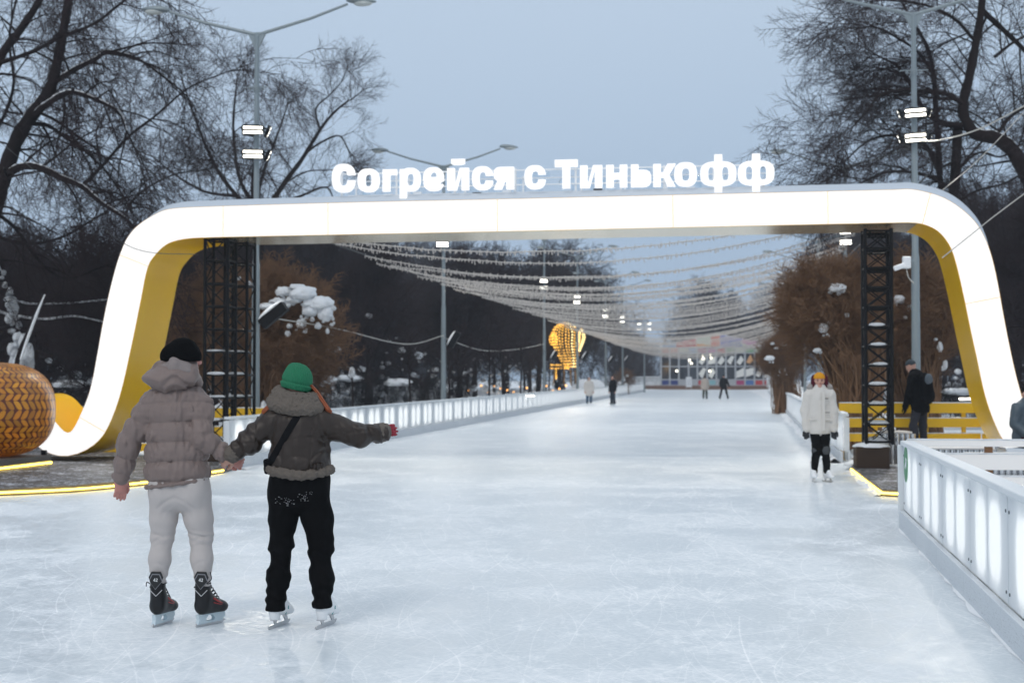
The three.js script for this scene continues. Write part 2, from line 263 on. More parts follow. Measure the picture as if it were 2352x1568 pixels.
const glyph = {
  C: () => [cShape(125, 150, 125, 152, 42, 76, 176, 132)], c: () => [cShape(112, 122, 112, 125, 31, 62, 142, 104)], o: () => [oShape(117, 122, 117, 125, 33, 61)],
  r: () => [poly2([[0, 0], [82, 0], [82, 172], [155, 172], [155, 235], [0, 235]])],
  p: () => { const s = oShape(122, 122, 108, 125, 33, 60); return [s, R4(8, -74, 86, 235)]; },
  e: () => { const O = ringPath(110, 122, 110, 125, 2.6, 0, 2 * PI, 200), up = O.filter((p) => p.y >= 98 || p.x < 110), k = up.findIndex((p) => p.x < 110 && p.y < 98); const low = O.filter((p) => p.y < 72 && p.x >= 110), s = new THREE.Shape([new THREE.Vector2(219, 98), ...O.filter((p) => p.y >= 98), ...O.filter((p) => p.y < 98 && p.x < 110), ...low, new THREE.Vector2(150, 78), new THREE.Vector2(138, 64), new THREE.Vector2(120, 56), new THREE.Vector2(102, 58), new THREE.Vector2(86, 70), new THREE.Vector2(78, 98)]); s.holes.push(new THREE.Path([[78, 146], [82, 172], [94, 188], [110, 192], [126, 188], [138, 172], [142, 146]].map(([x, y]) => new THREE.Vector2(x, y)))); return [s]; },
  i: () => [R4(0, 0, 82, 235), R4(150, 0, 232, 235), poly2([[70, 0], [104, 0], [166, 235], [132, 235]])],
  j: () => [...glyph.i(), poly2([[44, 272], [70, 264], [116, 261], [162, 264], [188, 272], [190, 328], [42, 328]])],
  y: () => { const s = oShape(96, 160, 96, 77, 32, 27); return [poly2([[96, 83], [132, 83], [132, 237], [96, 237]]), R4(130, 0, 214, 237), (() => { const q = new THREE.Shape([...ringPath(96, 160, 96, 77, 2.8).filter((p) => p.x <= 136), new THREE.Vector2(140, 83), new THREE.Vector2(140, 237)].sort((a, b) => 0)); const o = new THREE.Shape([new THREE.Vector2(140, 237), ...ringPath(96, 160, 96, 77, 2.8, PI / 2, 3 * PI / 2, 40), new THREE.Vector2(140, 83)]); o.holes.push(new THREE.Path([[134, 134], [100, 134], [86, 140], [80, 160], [86, 180], [100, 186], [134, 186]].map(([x, y]) => new THREE.Vector2(x, y)))); return o; })(), poly2([[0, 0], [86, 0], [124, 96], [44, 104]])]; },
  T: () => [R4(0, 220, 240, 298), R4(78, 0, 163, 230)], n: () => [R4(0, 0, 83, 235), R4(137, 0, 220, 235), R4(70, 82, 150, 154)],
  b: () => { const o = new THREE.Shape([new THREE.Vector2(70, 0), ...ringPath(112, 90, 98, 90, 2.8, -PI / 2, PI / 2, 40), new THREE.Vector2(70, 180)]); o.holes.push(new THREE.Path([[83, 64], [104, 64], [120, 70], [127, 88], [120, 106], [104, 112], [83, 112]].map(([x, y]) => new THREE.Vector2(x, y)).reverse())); return [o, R4(0, 0, 83, 235)]; },
  k: () => [R4(0, 0, 83, 235), poly2([[74, 92], [110, 92], [140, 0], [232, 0], [166, 122], [232, 235], [142, 235], [102, 150], [74, 150]])],
  f: () => { const o = new THREE.Shape(ringPath(183, 122, 183, 127, 2.8, 0, 2 * PI, 80)); o.holes.push(new THREE.Path(ringPath(114, 122, 27, 68, 2.8).reverse()), new THREE.Path(ringPath(252, 122, 27, 68, 2.8).reverse())); return [o, poly2([[142, -72], [224, -72], [226, -20], [222, 60], [222, 190], [228, 260], [226, 318], [140, 318], [138, 260], [144, 190], [144, 60], [140, -20]])]; },
};
const ghosts = {};
const word = [['C', 35, 0], ['o', 298, 0], ['r', 555, 0], ['p', 723, 0], ['e', 972, 0], ['j', 1218, 0], ['c', 1473, 0], ['y', 1697, 0], ['c', 2012, 0], ['T', 55, 1], ['i', 315, 1], ['n', 583, 1], ['b', 838, 1], ['k', 1067, 1], ['o', 1283, 1], ['f', 1550, 1], ['f', 1937, 1]];
M.letter = glow(1, 1, 1, 0.98); M.letterSide = mat([0.72, 0.75, 0.78], 0.4); M.ghost = mat([0.93, 0.96, 0.98], 0.08, { transmission: 1, thickness: 0 });
function letterGeo(k) { return ghosts[k] ??= glyph[k]().map((s) => new THREE.ExtrudeGeometry(s, { depth: 0.09 / U, bevelEnabled: true, bevelThickness: 4, bevelSize: 4, bevelOffset: -7.5, bevelSegments: 2, curveSegments: 10 })); }
{
  const SZ = 0.0;                                                               // the sign stands over the front edge of the beam
  const sign = thing('letter_sign', 'large white glowing letters standing along the top of the arch', 'sign', rink(0, GATE + SZ), gateTurn);
  const back = thing('letter_sign', 'unlit backs of a second row of letters behind the glowing ones', 'sign', rink(0, GATE - SZ), gateTurn);
  const xs = [], base = (x) => onPlane(x, lerp(442, 424, (x - 760) / 1017), GATE).y;
  for (const [k, zx, half] of word) {
    const px = half ? 1260.7 + zx * 0.224 : 752.6 + zx * 0.224, py = half ? 338.7 + 395 * 0.224 : 357.5 + 370 * 0.224, p = onPlane(px, py, GATE), y = base(px);
    const pieces = letterGeo(k).map((g, q) => g.clone().scale(U, U, U).translate(0, 0, 0.0015 * q)), m = merge(pieces);
    const l = part(sign, 'letter', m, M.letter); l.position.set(p.x, y, -0.1); xs.push([k, p.x, y, m]);
  }
  const x0 = xs[0][1], x1 = xs[xs.length - 1][1] + 366 * U;
  for (const [k, x, y, m] of xs) { const l = part(back, 'letter', m, M.ghost); l.rotation.y = PI; l.position.set(x0 + x1 - x, y - 0.02, -1.22); }
  // rails and stub posts that carry both rows
  const zs = [-0.16, -1.16];
  zs.forEach((z, s) => {
    const g = s ? back : sign;
    for (const h of [0.1, 0.36]) part(g, 'rail', box(x1 - x0, 0.022, 0.022, (x0 + x1) / 2, base(1260) + h, z), M.letterSide);
    for (const px of [778, 905, 1040, 1180, 1320, 1425, 1525, 1640, 1740]) { const q = onPlane(px, 440, GATE).x, top = base(px) + 0.4, bot = onPlane(px, lerp(475, 435, (px - 454) / 1601), GATE).y + 0.05; part(g, 'post', box(0.035, top - bot, 0.035, q, (top + bot) / 2, z - 0.03), M.letterSide); }
  });
  for (let k = 0; k < 14; k++) { const q = lerp(x0, x1, (k + 0.4) / 14); part(back, 'power_box', rbox(0.16, 0.09, 0.06, 0.008, q, base(lerp(760, 1780, (k + 0.4) / 14)) + 0.03 + (k % 3) * 0.03, -1.1), k % 4 ? M.letterSide : M.blackMetal); }
}

// ---------- barriers of the rink ----------
M.sheet = mat([0.84, 0.865, 0.885], 1, { transmission: 0.62, thickness: 0 });
M.panelLamp = glow(1, 0.955, 0.89, 2.9);
M.boardWhite = mat([0.7, 0.73, 0.75], 0.5); M.boardDark = mat([0.14, 0.16, 0.17], 0.6);
const scuffN = tileNoise(256, 40, 51), scuffTex = grain(256, (u, v, x, y) => { const s = smooth(0.72, 0.9, scuffN[y * 256 + x]) * hash3(x >> 2, y, 2), d = 0.84 - 0.2 * s; return [d, d * 1.01, d * 1.02]; }, { repeat: 1.2, color: true });
M.kick = mat([0.9, 0.93, 0.96], 0.5, { map: scuffTex });
const lampShape = (() => { const s = new THREE.Shape(), r = 0.15; s.absarc(0.08, 0.11, r, 0, PI / 2, false); s.absarc(-0.08, 0.11, r, PI / 2, PI, false); s.absarc(-0.08, -0.12, r, PI, 1.5 * PI, false); s.absarc(0.08, -0.12, r, 1.5 * PI, 2 * PI, false); return new THREE.ExtrudeGeometry(s, { depth: 0.012, bevelEnabled: false, curveSegments: 6 }); })();
function pathWalk(pts) { const c = [0]; for (let i = 1; i < pts.length; i++) c.push(c[i - 1] + pts[i].distanceTo(pts[i - 1])); return { L: c[c.length - 1], at(s) { let i = 1; while (i < pts.length - 1 && c[i] < s) i++; const t = (s - c[i - 1]) / (c[i] - c[i - 1]); return pts[i - 1].clone().lerp(pts[i], t); } }; }
function barrier(label, pts, side, group, { bolts = false, H = 0.93, pitch = 1.6, kickH = 0.2, snow = 0, lit = true, seed = 1 } = {}) {
  const t = thing('rink_barrier', label, 'barrier', pts[0].clone(), 0, group), w = pathWalk(pts), n = Math.floor(w.L / pitch), r = rng(seed);
  const parts = { sheet: box(pitch - 0.012, H - kickH - 0.07, 0.006), kick: rbox(pitch - 0.004, kickH, 0.05, 0.008), cap: rbox(pitch - 0.002, 0.05, 0.145, 0.012), back: box(pitch - 0.01, H - 0.1, 0.02), rib: box(0.03, H - kickH - 0.09, 0.085), mid: box(0.05, H - kickH - 0.09, 0.085) };
  const bolt = new THREE.CylinderGeometry(0.011, 0.011, 0.008, 8).rotateX(PI / 2), hPan = kickH + (H - kickH - 0.07) / 2 + 0.01;
  for (let k = 0; k < n; k++) {
    const a = w.at(k * pitch), b = w.at((k + 1) * pitch), m = a.clone().add(b).multiplyScalar(0.5).sub(pts[0]), yaw = Math.atan2(-(b.z - a.z), b.x - a.x);
    const put = (name, geo, material, lx, y, lz, label2) => { const o = part(t, name, geo, material, label2); o.position.set(m.x + Math.cos(yaw) * lx + Math.sin(yaw) * lz * side, y, m.z - Math.sin(yaw) * lx + Math.cos(yaw) * lz * side); o.rotation.y = yaw; return o; };
    put('panel', parts.sheet, M.sheet, 0, hPan, 0);
    put('kickboard', parts.kick, M.kick, 0, kickH / 2, 0.028);
    put('top_cap', parts.cap, M.boardWhite, 0, H - 0.0275, -0.035);
    put('back_board', parts.back, M.boardWhite, 0, (H - 0.1) / 2 + 0.02, -0.105);
    for (const e of [-1, 1]) put('rib', parts.rib, M.boardWhite, e * (pitch / 2 - 0.025), hPan, -0.05);
    put('rib', parts.mid, M.boardWhite, 0, hPan, -0.05);
    if (lit) for (const e of [-1, 1]) put('lamp', lampShape, M.panelLamp, e * pitch * 0.19, hPan - 0.01 + (r() - 0.5) * 0.03, -0.036);
    if (bolts) for (const e of [-1, 1]) for (const y of [kickH + 0.08, H - 0.16]) put('bolt', bolt, M.boardDark, e * (pitch / 2 - 0.06), y, 0.005);
    if (snow) { const g = new THREE.SphereGeometry(0.5, 10, 5, 0, 2 * PI, 0, PI / 2).scale(pitch * 1.05, snow * (0.5 + r()), 0.22); put('snow', g, M.snow, 0, H - 0.002, -0.035); }
  }
  return t;
}
const barL0 = ground(526, 1078), barL1 = ground(1481, 899);
barrier('long low white barrier with glowing panels along the left side of the rink', [barL0, barL1], 1, null, { seed: 3, kickH: 0.22 });
const barN0 = ground(2078, 1214), barN1 = ground(2352, 1500), barN2 = barN1.clone().add(barN1.clone().sub(barN0).normalize().multiplyScalar(4));
const nearBar = barrier('white barrier with large glowing panels in the right foreground', [barN0, barN2], 1, null, { bolts: true, seed: 4, H: 0.95, kickH: 0.2 });
barrier('snow-capped white barrier on the right behind the woman in the yellow hat', [ground(1938, 1062), ground(1850, 1000), ground(1800, 942), ground(1766, 900)], -1, null, { seed: 5, snow: 0.1 });
{                                                                              // the end of the near barrier: a post and a round green sticker with a white arrow
  const d = barN2.clone().sub(barN0).normalize(), yaw = Math.atan2(-d.z, d.x), put = (name, g, m, lx, y, lz) => { const o = part(nearBar, name, g, m); o.rotation.y = yaw; o.position.set(Math.cos(yaw) * lx + Math.sin(yaw) * lz, y, -Math.sin(yaw) * lx + Math.cos(yaw) * lz); return o; };
  put('end_post', rbox(0.05, 0.9, 0.2, 0.01), M.boardWhite, -0.03, 0.45, -0.04);
  M.green = mat([0.05, 0.25, 0.11], 0.5);
  const disc = new THREE.CylinderGeometry(0.19, 0.19, 0.004, 36).rotateX(PI / 2);
  const arrow = extrude(poly2([[-0.09, 0.02], [0.02, 0.02], [0.02, 0.07], [0.12, 0], [0.02, -0.07], [0.02, -0.02], [-0.09, -0.02]]), 0.003);
  const s = put('sticker', disc, M.green, 0.27, 0.71, 0.007); const ar = part(s, 'arrow', arrow, M.white); ar.rotation.z = 0.5; ar.position.z = 0.0016;
}
// ridges of scraped ice along the foot of the barriers
function ridge(label, a, b, off, w, h, seed) {
  const d = b.clone().sub(a), L = d.length(); d.normalize(); const s = V(-d.z, 0, d.x), n = Math.ceil(L / 0.07), pos = [], idx = [], K = 6;
  for (let i = 0; i <= n; i++) for (let k = 0; k <= K; k++) { const f = i / n * L, x = off + w * (k / K) * (0.6 + 0.8 * Math.abs(fbm(f * 1.1, seed, 2))), p = a.clone().addScaledVector(d, f).addScaledVector(s, x), bump = Math.sin(k / K * PI); pos.push(p.x, 0.003 + h * bump * Math.max(0, 0.45 + 1.3 * fbm(f * 2.3, k * 0.7, seed) + 0.5 * noise3(f * 11, k, seed)), p.z); }
  for (let i = 0; i < n; i++) for (let k = 0; k < K; k++) { const q = i * (K + 1) + k; idx.push(q, q + K + 1, q + 1, q + 1, q + K + 1, q + K + 2); }
  const g = new THREE.BufferGeometry(); g.setAttribute('position', new THREE.Float32BufferAttribute(pos, 3)); g.setIndex(idx); g.computeVertexNormals();
  const uv = new Float32Array(pos.length / 3 * 2); for (let i = 0; i < uv.length / 2; i++) { uv[i * 2] = pos[i * 3]; uv[i * 2 + 1] = pos[i * 3 + 2]; } g.setAttribute('uv', new THREE.BufferAttribute(uv, 2));
  return single('scraped_snow', g, M.snow, label, null, null, 'stuff');
}
ridge('thin ridge of scraped ice along the foot of the near right barrier', barN0, barN2, -0.02, 0.12, 0.009, 3);
ridge('thin ridge of scraped snow along the foot of the left barrier', barL0, barL1, 0.05, 0.25, 0.02, 5);
ridge('bank of scraped snow along the foot of the barrier behind the woman', ground(1940, 1064), ground(1800, 942), -0.05, -0.4, 0.1, 6);
ridge('crumbs of snow along the yellow edge of the right platform', platR[0].clone().setY(0), platR[2].clone().setY(0), -0.1, 0.3, 0.06, 8);
ridge('crumbs of snow in front of the right platform', platR[2].clone().setY(0), platR[3].clone().setY(0), -0.25, 0.3, 0.05, 9);

// ---------- fences ----------
M.yellow = mat([0.8, 0.47, 0.008], 0.5); M.plankWhite = mat([0.82, 0.79, 0.76], 0.55); M.rust = mat([0.22, 0.11, 0.05], 0.85);
function plankFence(name, label, a, b, y0, planks, m, postM, posts, depth = 0.03, noSnow = false) {   // planks: [bottom, top] heights
  const t = thing(name, label, 'fence', a.clone().setY(y0)), d = b.clone().sub(a).setY(0), L = d.length(), yaw = Math.atan2(-d.z, d.x);
  for (const [p, q] of planks) { const o = part(t, 'plank', rbox(L, q - p, depth, 0.006), m); o.rotation.y = yaw; o.position.set(d.x / 2, (p + q) / 2, d.z / 2); if (!noSnow) { const s = part(o, 'snow', new THREE.CylinderGeometry(0.5, 0.5, 1, 10, 1).rotateZ(PI / 2).scale(L * 0.995, 0.03, depth * 1.1), M.snow); s.position.y = (q - p) / 2; } }
  for (const f of posts) { const o = part(t, 'post', rbox(0.08, planks[planks.length - 1][1] - 0.04, 0.06, 0.006), postM); o.rotation.y = yaw; o.position.set(d.x * f - Math.sin(yaw) * 0.05, (planks[planks.length - 1][1] - 0.04) / 2, d.z * f - Math.cos(yaw) * 0.05); }
  return t;
}
{
  const dep = 27.6, A = at(1928, 926, dep).setY(0), B = at(2253, 926, dep).setY(0), C = at(2330, 905, dep - 1.9).setY(0);
  const rows = [[0.36, 0.52], [0.64, 0.82], [0.92, 1.12]];
  plankFence('yellow_fence', 'yellow plank fence behind the man with the backpack', A, B, 0, rows, M.yellow, M.yellow, [0.03, 0.26, 0.62, 0.885], 0.035);
  plankFence('yellow_fence', 'short return of yellow planks running up to the right foot of the arch', B.clone().add(V(0.03, 0, 0.03)), C, 0, rows, M.yellow, M.yellow, [0.95], 0.035);
  const E = at(160, 936, 28.5).setY(0), F = at(640, 936, 28.5).setY(0);
  plankFence('yellow_fence', 'yellow plank fence behind the left foot of the arch', E, F, 0, [[0.1, 0.28], [0.42, 0.62], [0.78, 1.0]], M.yellow, M.yellow, [0.02, 0.3, 0.5, 0.75, 0.97], 0.035);
  const W0 = barN0.clone().add(V(0.06, 0, -0.12)), W1 = W0.clone().add(V(4.6, 0, 0.5));
  plankFence('white_fence', 'white plank fence with rusty posts running right from the near barrier', W0, W1, 0, [[0.1, 0.3], [0.4, 0.56], [0.63, 0.8], [0.88, 0.95]], M.plankWhite, M.rust, [0.19, 0.72], 0.04);
}

// ---------- trusses ----------
function truss(label, p, w, y0, y1, bays, snow) {
  const t = thing('truss_tower', label, 'truss', p.clone().setY(y0), gateTurn, 'black lattice towers under the arch'), h = y1 - y0, r = rng(bays * 7 + Math.round(w * 1000));
  const chord = new THREE.CylinderGeometry(0.03, 0.03, h, 10).translate(0, h / 2, 0), hw = w / 2, C = [[-hw, hw], [hw, hw], [hw, -hw], [-hw, -hw]];
  for (const [x, z] of C) part(t, 'chord', chord, M.blackMetal).position.set(x, 0, z);
  const bh = h / bays, rung = new THREE.CylinderGeometry(0.018, 0.018, w, 8).rotateZ(PI / 2), dl = Math.hypot(w, bh), diag = new THREE.CylinderGeometry(0.012, 0.012, dl, 6);
  for (let b = 0; b <= bays; b++) for (let s = 0; s < 4; s++) {
    const [x0, z0] = C[s], [x1, z1] = C[(s + 1) % 4], y = clamp(b * bh, 0.04, h - 0.04), yaw = Math.atan2(-(z1 - z0), x1 - x0);
    const o = part(t, 'rung', rung, M.blackMetal); o.position.set((x0 + x1) / 2, y, (z0 + z1) / 2); o.rotation.y = yaw;
    if (snow && s % 2 === 0 && b < bays * 0.55) { const q = part(t, 'snow', new THREE.SphereGeometry(0.5, 12, 6).scale(w * (0.55 + 0.4 * r()), 0.05 * (0.4 + r()), 0.045), M.snow); q.position.set((x0 + x1) / 2 + (r() - 0.5) * 0.08, y + 0.03, (z0 + z1) / 2); }
    if (b < bays && s !== 2) for (const f of s % 2 ? [b % 2 ? 1 : -1] : [1, -1]) { const e = part(t, 'brace', diag, M.blackMetal); e.position.set((x0 + x1) / 2, (b + 0.5) * bh, (z0 + z1) / 2); e.rotation.set(0, yaw, 0); e.rotation.order = 'YXZ'; e.rotation.z = f * Math.atan2(w, bh); }
  }
  return t;
}
M.ballast = mat([0.09, 0.055, 0.035], 0.9, { bumpMap: fuzzTex, bumpScale: 0.02 });
function ballast(label, p, w, h) { const t = thing('ballast_box', label, 'ballast', p.clone().setY(PLAT), gateTurn, 'ballast under the towers'); part(t, 'body', rbox(w, h, w, 0.015, 0, h / 2, 0), M.ballast); const s = part(t, 'snow', new THREE.SphereGeometry(0.5, 20, 10, 0, 2 * PI, 0, PI / 2).scale(w * 1.15, 0.16, w * 1.15), M.snow); s.position.y = h - 0.01; return t; }
{
  const under = (px) => onPlane(px, lerp(546, 512, (px - 454) / 1601), GATE).y, w = 0.43;
  const L = onPlane(488, 1000, GATE).x, Rr = onPlane(2023, 1000, GATE).x, y1 = under(1250) - 0.02;
  truss('black lattice tower under the left end of the beam, nearer of two', rink(L, GATE + 0.35), w, 0.42, y1, 9, true);
  truss('black lattice tower just behind the nearer one under the left end of the beam', rink(L + 0.12, GATE + 1.05), w, 0.42, y1, 9, true);
  truss('black lattice tower with snowy rungs under the right end of the beam', rink(Rr, GATE + 0.35), w, 0.5, y1 - 0.02, 11, true);
  truss('black lattice tower hidden behind the front one under the right end', rink(Rr + 0.06, GATE + 1.05), w, 0.5, y1 - 0.02, 11, true);
  ballast('snow-topped ballast under the left lattice towers', rink(L + 0.1, GATE + 0.55), 0.75, 0.32);
  ballast('brown block with snow on top under the right lattice tower', rink(Rr - 0.12, GATE + 0.3), 0.55, 0.36);
}

// ---------- lamp posts, loudspeakers, cables ----------
const headGeo = (() => { const g = new THREE.SphereGeometry(0.5, 18, 12), p = g.attributes.position; for (let i = 0; i < p.count; i++) { const x = p.getX(i), y = p.getY(i), z = p.getZ(i), k = 1 - 0.35 * smooth(-0.5, 0.5, -x); p.setXYZ(i, x * 0.68, y * (y > 0 ? 0.2 : 0.12) * k, z * 0.3 * k); } g.computeVertexNormals(); return g; })();
const lensGeo = new THREE.SphereGeometry(0.5, 14, 8).scale(0.42, 0.13, 0.22);
const floodBody = rbox(0.44, 0.2, 0.07, 0.012), floodStrip = new THREE.BoxGeometry(0.4, 0.05, 0.012), floodBracket = merge([box(0.02, 0.03, 0.26, -0.2, 0, -0.14), box(0.02, 0.03, 0.26, 0.2, 0, -0.14), box(0.42, 0.03, 0.02, 0, 0, -0.27)]);
M.lens = mat([0.5, 0.52, 0.5], 0.3);
function streetLamp(label, px, apexY, depth, yaw, { floods = [], arms = 1, light = 0, armY = 0.58, baseY = 0, quad = 0, sideFloods = false } = {}) {
  const apex = at(px, apexY, depth), p = V(apex.x, baseY, apex.z), h = apex.y - baseY, t = thing('street_lamp', label, 'street lamp', p, gateTurn, 'double-armed street lamps along the rink');
  part(t, 'pole', new Tubes().add([V(0, 0, 0), V(0, h * 0.45, 0), V(0, h * 0.46, 0), V(0, h - 0.25, 0), V(0, h, 0)], [0.095, 0.08, 0.066, 0.05, 0.06], 14).geo(), M.galv);
  part(t, 'gusset', extrude(poly2([[0, -0.32], [0.03, -0.32], [0.21, 0.03], [0.21, 0.07], [-0.18, 0.07], [-0.18, 0.03]]), 0.05).translate(-0.015, h, -0.025), M.galv);
  if (arms) for (const s of [-1, 1]) {
    const a = part(t, 'arm', tube([V(0.05 * s, h + 0.03, 0), V(s * 1.2, h + 0.03 + armY * 0.52, 0), V(2.02 * s, h + 0.03 + armY, 0)], [0.04, 0.033, 0.028], 8), M.galv);
    const hd = part(a, 'lamp_head', headGeo, M.galv); hd.position.set(2.32 * s, h + 0.08 + armY, 0); hd.rotation.y = s > 0 ? PI : 0; hd.rotation.z = s * 0.08;
    const ln = part(a, 'lens', lensGeo, M.lens); ln.position.set(2.36 * s, h + 0.035 + armY, 0);
  }
  if (depth < 60) { part(t, 'collar', merge([new THREE.TorusGeometry(0.16, 0.012, 6, 16).rotateX(PI / 2).translate(0, h - 1.15, 0), new THREE.CylinderGeometry(0.07, 0.07, 0.14, 12).translate(0, h - 1.15, 0), bar(V(-0.28, h - 1.12, 0), V(0.28, h - 1.12, 0), 0.02)]), M.galv); }
  floods.forEach(([fy, tilt, dx = 0, turn = 0], k) => {
    const y = at(px, fy, depth).y - baseY, f = part(t, 'floodlight', floodBody, M.blackMetal); f.position.set(dx, y, 0.24); f.rotation.order = 'YXZ'; f.rotation.set(tilt, yaw + turn, 0);
    for (const e of [-1, 1]) { const s = part(f, 'led_row', floodStrip, M.flood); s.position.set(0, e * 0.05, 0.037); }
    part(f, 'bracket', floodBracket, M.blackMetal);
    if (sideFloods) for (const sgn of [-1, 1]) { const q = part(t, 'floodlight', floodBody, M.blackMetal); q.position.set(sgn * 0.2, y + 0.02, -0.12); q.rotation.order = 'YXZ'; q.rotation.set(tilt, sgn * 2.0, 0); for (const e of [-1, 1]) { const s = part(q, 'led_row', floodStrip, M.flood); s.position.set(0, e * 0.05, 0.037); } part(q, 'bracket', floodBracket, M.blackMetal); }
    if (light) { const d = new THREE.SpotLight(new THREE.Color(1, 0.95, 0.86), light, 0, 1.15, 0.6); d.shadow.radius = 10; d.castShadow = true; d.position.set(dx, y - 0.06, 0.36); d.target.position.set(dx + Math.sin(yaw) * 6, y - 6.5, 6); t.add(d, d.target); }
  });
  return t;
}
const fl = (a, b) => [[a, 0.35], [b, 0.35]];
streetLamp('tallest double-armed street lamp with two bright floodlights rising behind the left of the beam', 590, 82, 30, 0.25, { floods: fl(302, 357), light: 26, sideFloods: true });
streetLamp('street lamp whose arms spread above the middle of the lettering', 1019, 384, 48.8, 0.25, { floods: [[562, 0.35]], light: 27 });
streetLamp('third street lamp of the left row, beside the glowing golden sculpture', 1250, 548, 75, 0.2, { floods: fl(645, 661), light: 27 });
streetLamp('fourth street lamp of the left row, seen against the golden sculpture', 1326, 590, 89, 0.2, { floods: fl(680, 694), light: 27 });
streetLamp('fifth street lamp of the left row, standing left of the man in black', 1391, 645, 109, 0.1, { floods: fl(711, 726), light: 27 });
streetLamp('sixth street lamp of the left row with its arms against the sky', 1430, 661, 127, 0.1, { floods: fl(728, 740) });
streetLamp('farthest lamp of the left row with a cluster of four floodlights', 1480, 705, 150, 0, { floods: [[743, 0.2, -0.55], [743, 0.2, 0.55], [757, 0.2, -0.55], [757, 0.2, 0.55]] });
streetLamp('street lamp with two bright floodlights before the large tree on the right', 2099, 36, 28.3, -0.3, { floods: fl(263, 320), light: 26, sideFloods: true });
streetLamp('street lamp half hidden behind the right end of the lettering', 1941, 386, 49.5, -0.3, { floods: fl(533, 557), light: 27 });
streetLamp('third street lamp of the right row, above the round bush', 1880, 555, 76, -0.2, { floods: fl(644, 664), light: 27 });
streetLamp('fourth street lamp of the right row, with its long left arm against the sky', 1848, 600, 89, -0.2, { floods: fl(676, 694), light: 27 });
streetLamp('fifth street lamp of the right row, smaller and hazy', 1828, 645, 108, -0.1, { floods: fl(711, 724), light: 27 });
streetLamp('sixth street lamp of the right row, low above the bush', 1816, 668, 121, -0.1, { floods: fl(723, 735) });
streetLamp('farthest street lamp of the right row, just left of the bush', 1818, 712, 150, -0.1, { floods: fl(754, 765) });
M.speaker = mat([0.007, 0.007, 0.008], 0.6, { specularIntensity: 0.3 });
function speaker(label, px, py, depth, tilt, size, turn = 0) {
  const t = thing('loudspeaker', label, 'loudspeaker', at(px, py, depth), gateTurn + turn, 'loudspeakers hung on the lamp posts');
  const b = part(t, 'cabinet', rbox(size, size * 0.34, size * 0.36, 0.02), M.speaker); b.rotation.z = tilt;
  const s = part(t, 'snow', new THREE.SphereGeometry(0.5, 18, 8).scale(size * 0.98, size * 0.22, size * 0.33), M.snow); s.rotation.z = tilt; s.position.set(-Math.sin(tilt) * size * 0.19, Math.cos(tilt) * size * 0.19, 0);
  part(t, 'bracket', bar(V(-size * 0.5, -size * 0.25, 0), V(-size * 0.2, -size * 0.1, 0), 0.03), M.blackMetal);
}
speaker('large snow-covered loudspeaker tilted against the snowy bush', 628, 724, 29.6, 0.66, 0.66);
speaker('snow-tipped loudspeaker on the second lamp post of the left row', 1043, 780, 48.4, 1.05, 0.6);
speaker('loudspeaker just left of the golden sculpture', 1274, 816, 75, 1.0, 0.55);
speaker('loudspeaker just right of the golden sculpture', 1345, 818, 89, 1.0, 0.6);
speaker('small loudspeaker left of the farther lamp posts, above the man in black', 1405, 826, 109, 1.0, 0.6);
speaker('smallest loudspeaker of the left row', 1441, 824, 126, 1.0, 0.6);
{
  const t = thing('security_camera', 'white weatherproof camera box on the right lamp post', 'camera', at(2083, 603, 28.1), gateTurn);
  part(t, 'housing', rbox(0.16, 0.24, 0.16, 0.02), M.white); const b = part(t, 'camera_body', rbox(0.22, 0.1, 0.1, 0.02), M.white); b.position.set(-0.15, -0.09, 0.04); b.rotation.z = 0.35; part(t, 'bracket', bar(V(0.07, 0.04, 0), V(0.15, 0.04, 0), 0.03), M.galv); part(t, 'cable', tube(sub([V(0, -0.12, 0), V(0.04, -0.3, 0), V(0.14, -0.42, 0)], 8), 0.01, 5), M.paleCable);
}
function cable(label, list, r, m, group) { const pts = list.map(([x, y, d]) => at(x, y, d)); return single('cable', tube(sub(pts, 40), r, 5), m, label, 'cable', group); }
cable('pale cable looping from the right lamp post up to the right edge', [[2105, 322, 28], [2150, 323, 27.5], [2240, 300, 27], [2360, 240, 26]], 0.014, M.paleCable);
cable('thin wire rising steeply behind the right shoulder of the arch', [[2162, 440, 26.5], [2250, 365, 25.5], [2360, 250, 25]], 0.008, M.paleCable);
cable('pale cable crossing in front of the right corner of the arch', [[2165, 592, 22.5], [2230, 540, 22.3], [2280, 500, 22.1], [2360, 440, 22]], 0.009, M.paleCable);
cable('thin wire from the left edge down to the left lattice tower', [[-20, 310, 22], [150, 450, 22.5], [300, 567, 23.2], [455, 585, 24.4]], 0.006, M.cable);
cable('sagging dark wire between the first two lamp posts of the left row', [[590, 725, 30], [760, 752, 34], [930, 790, 41], [1019, 770, 48.6]], 0.012, M.paleCable);
cable('sagging dark wire from the second lamp post to the golden sculpture', [[1019, 775, 48.6], [1100, 803, 56], [1180, 803, 66], [1250, 790, 74.8]], 0.014, M.paleCable);

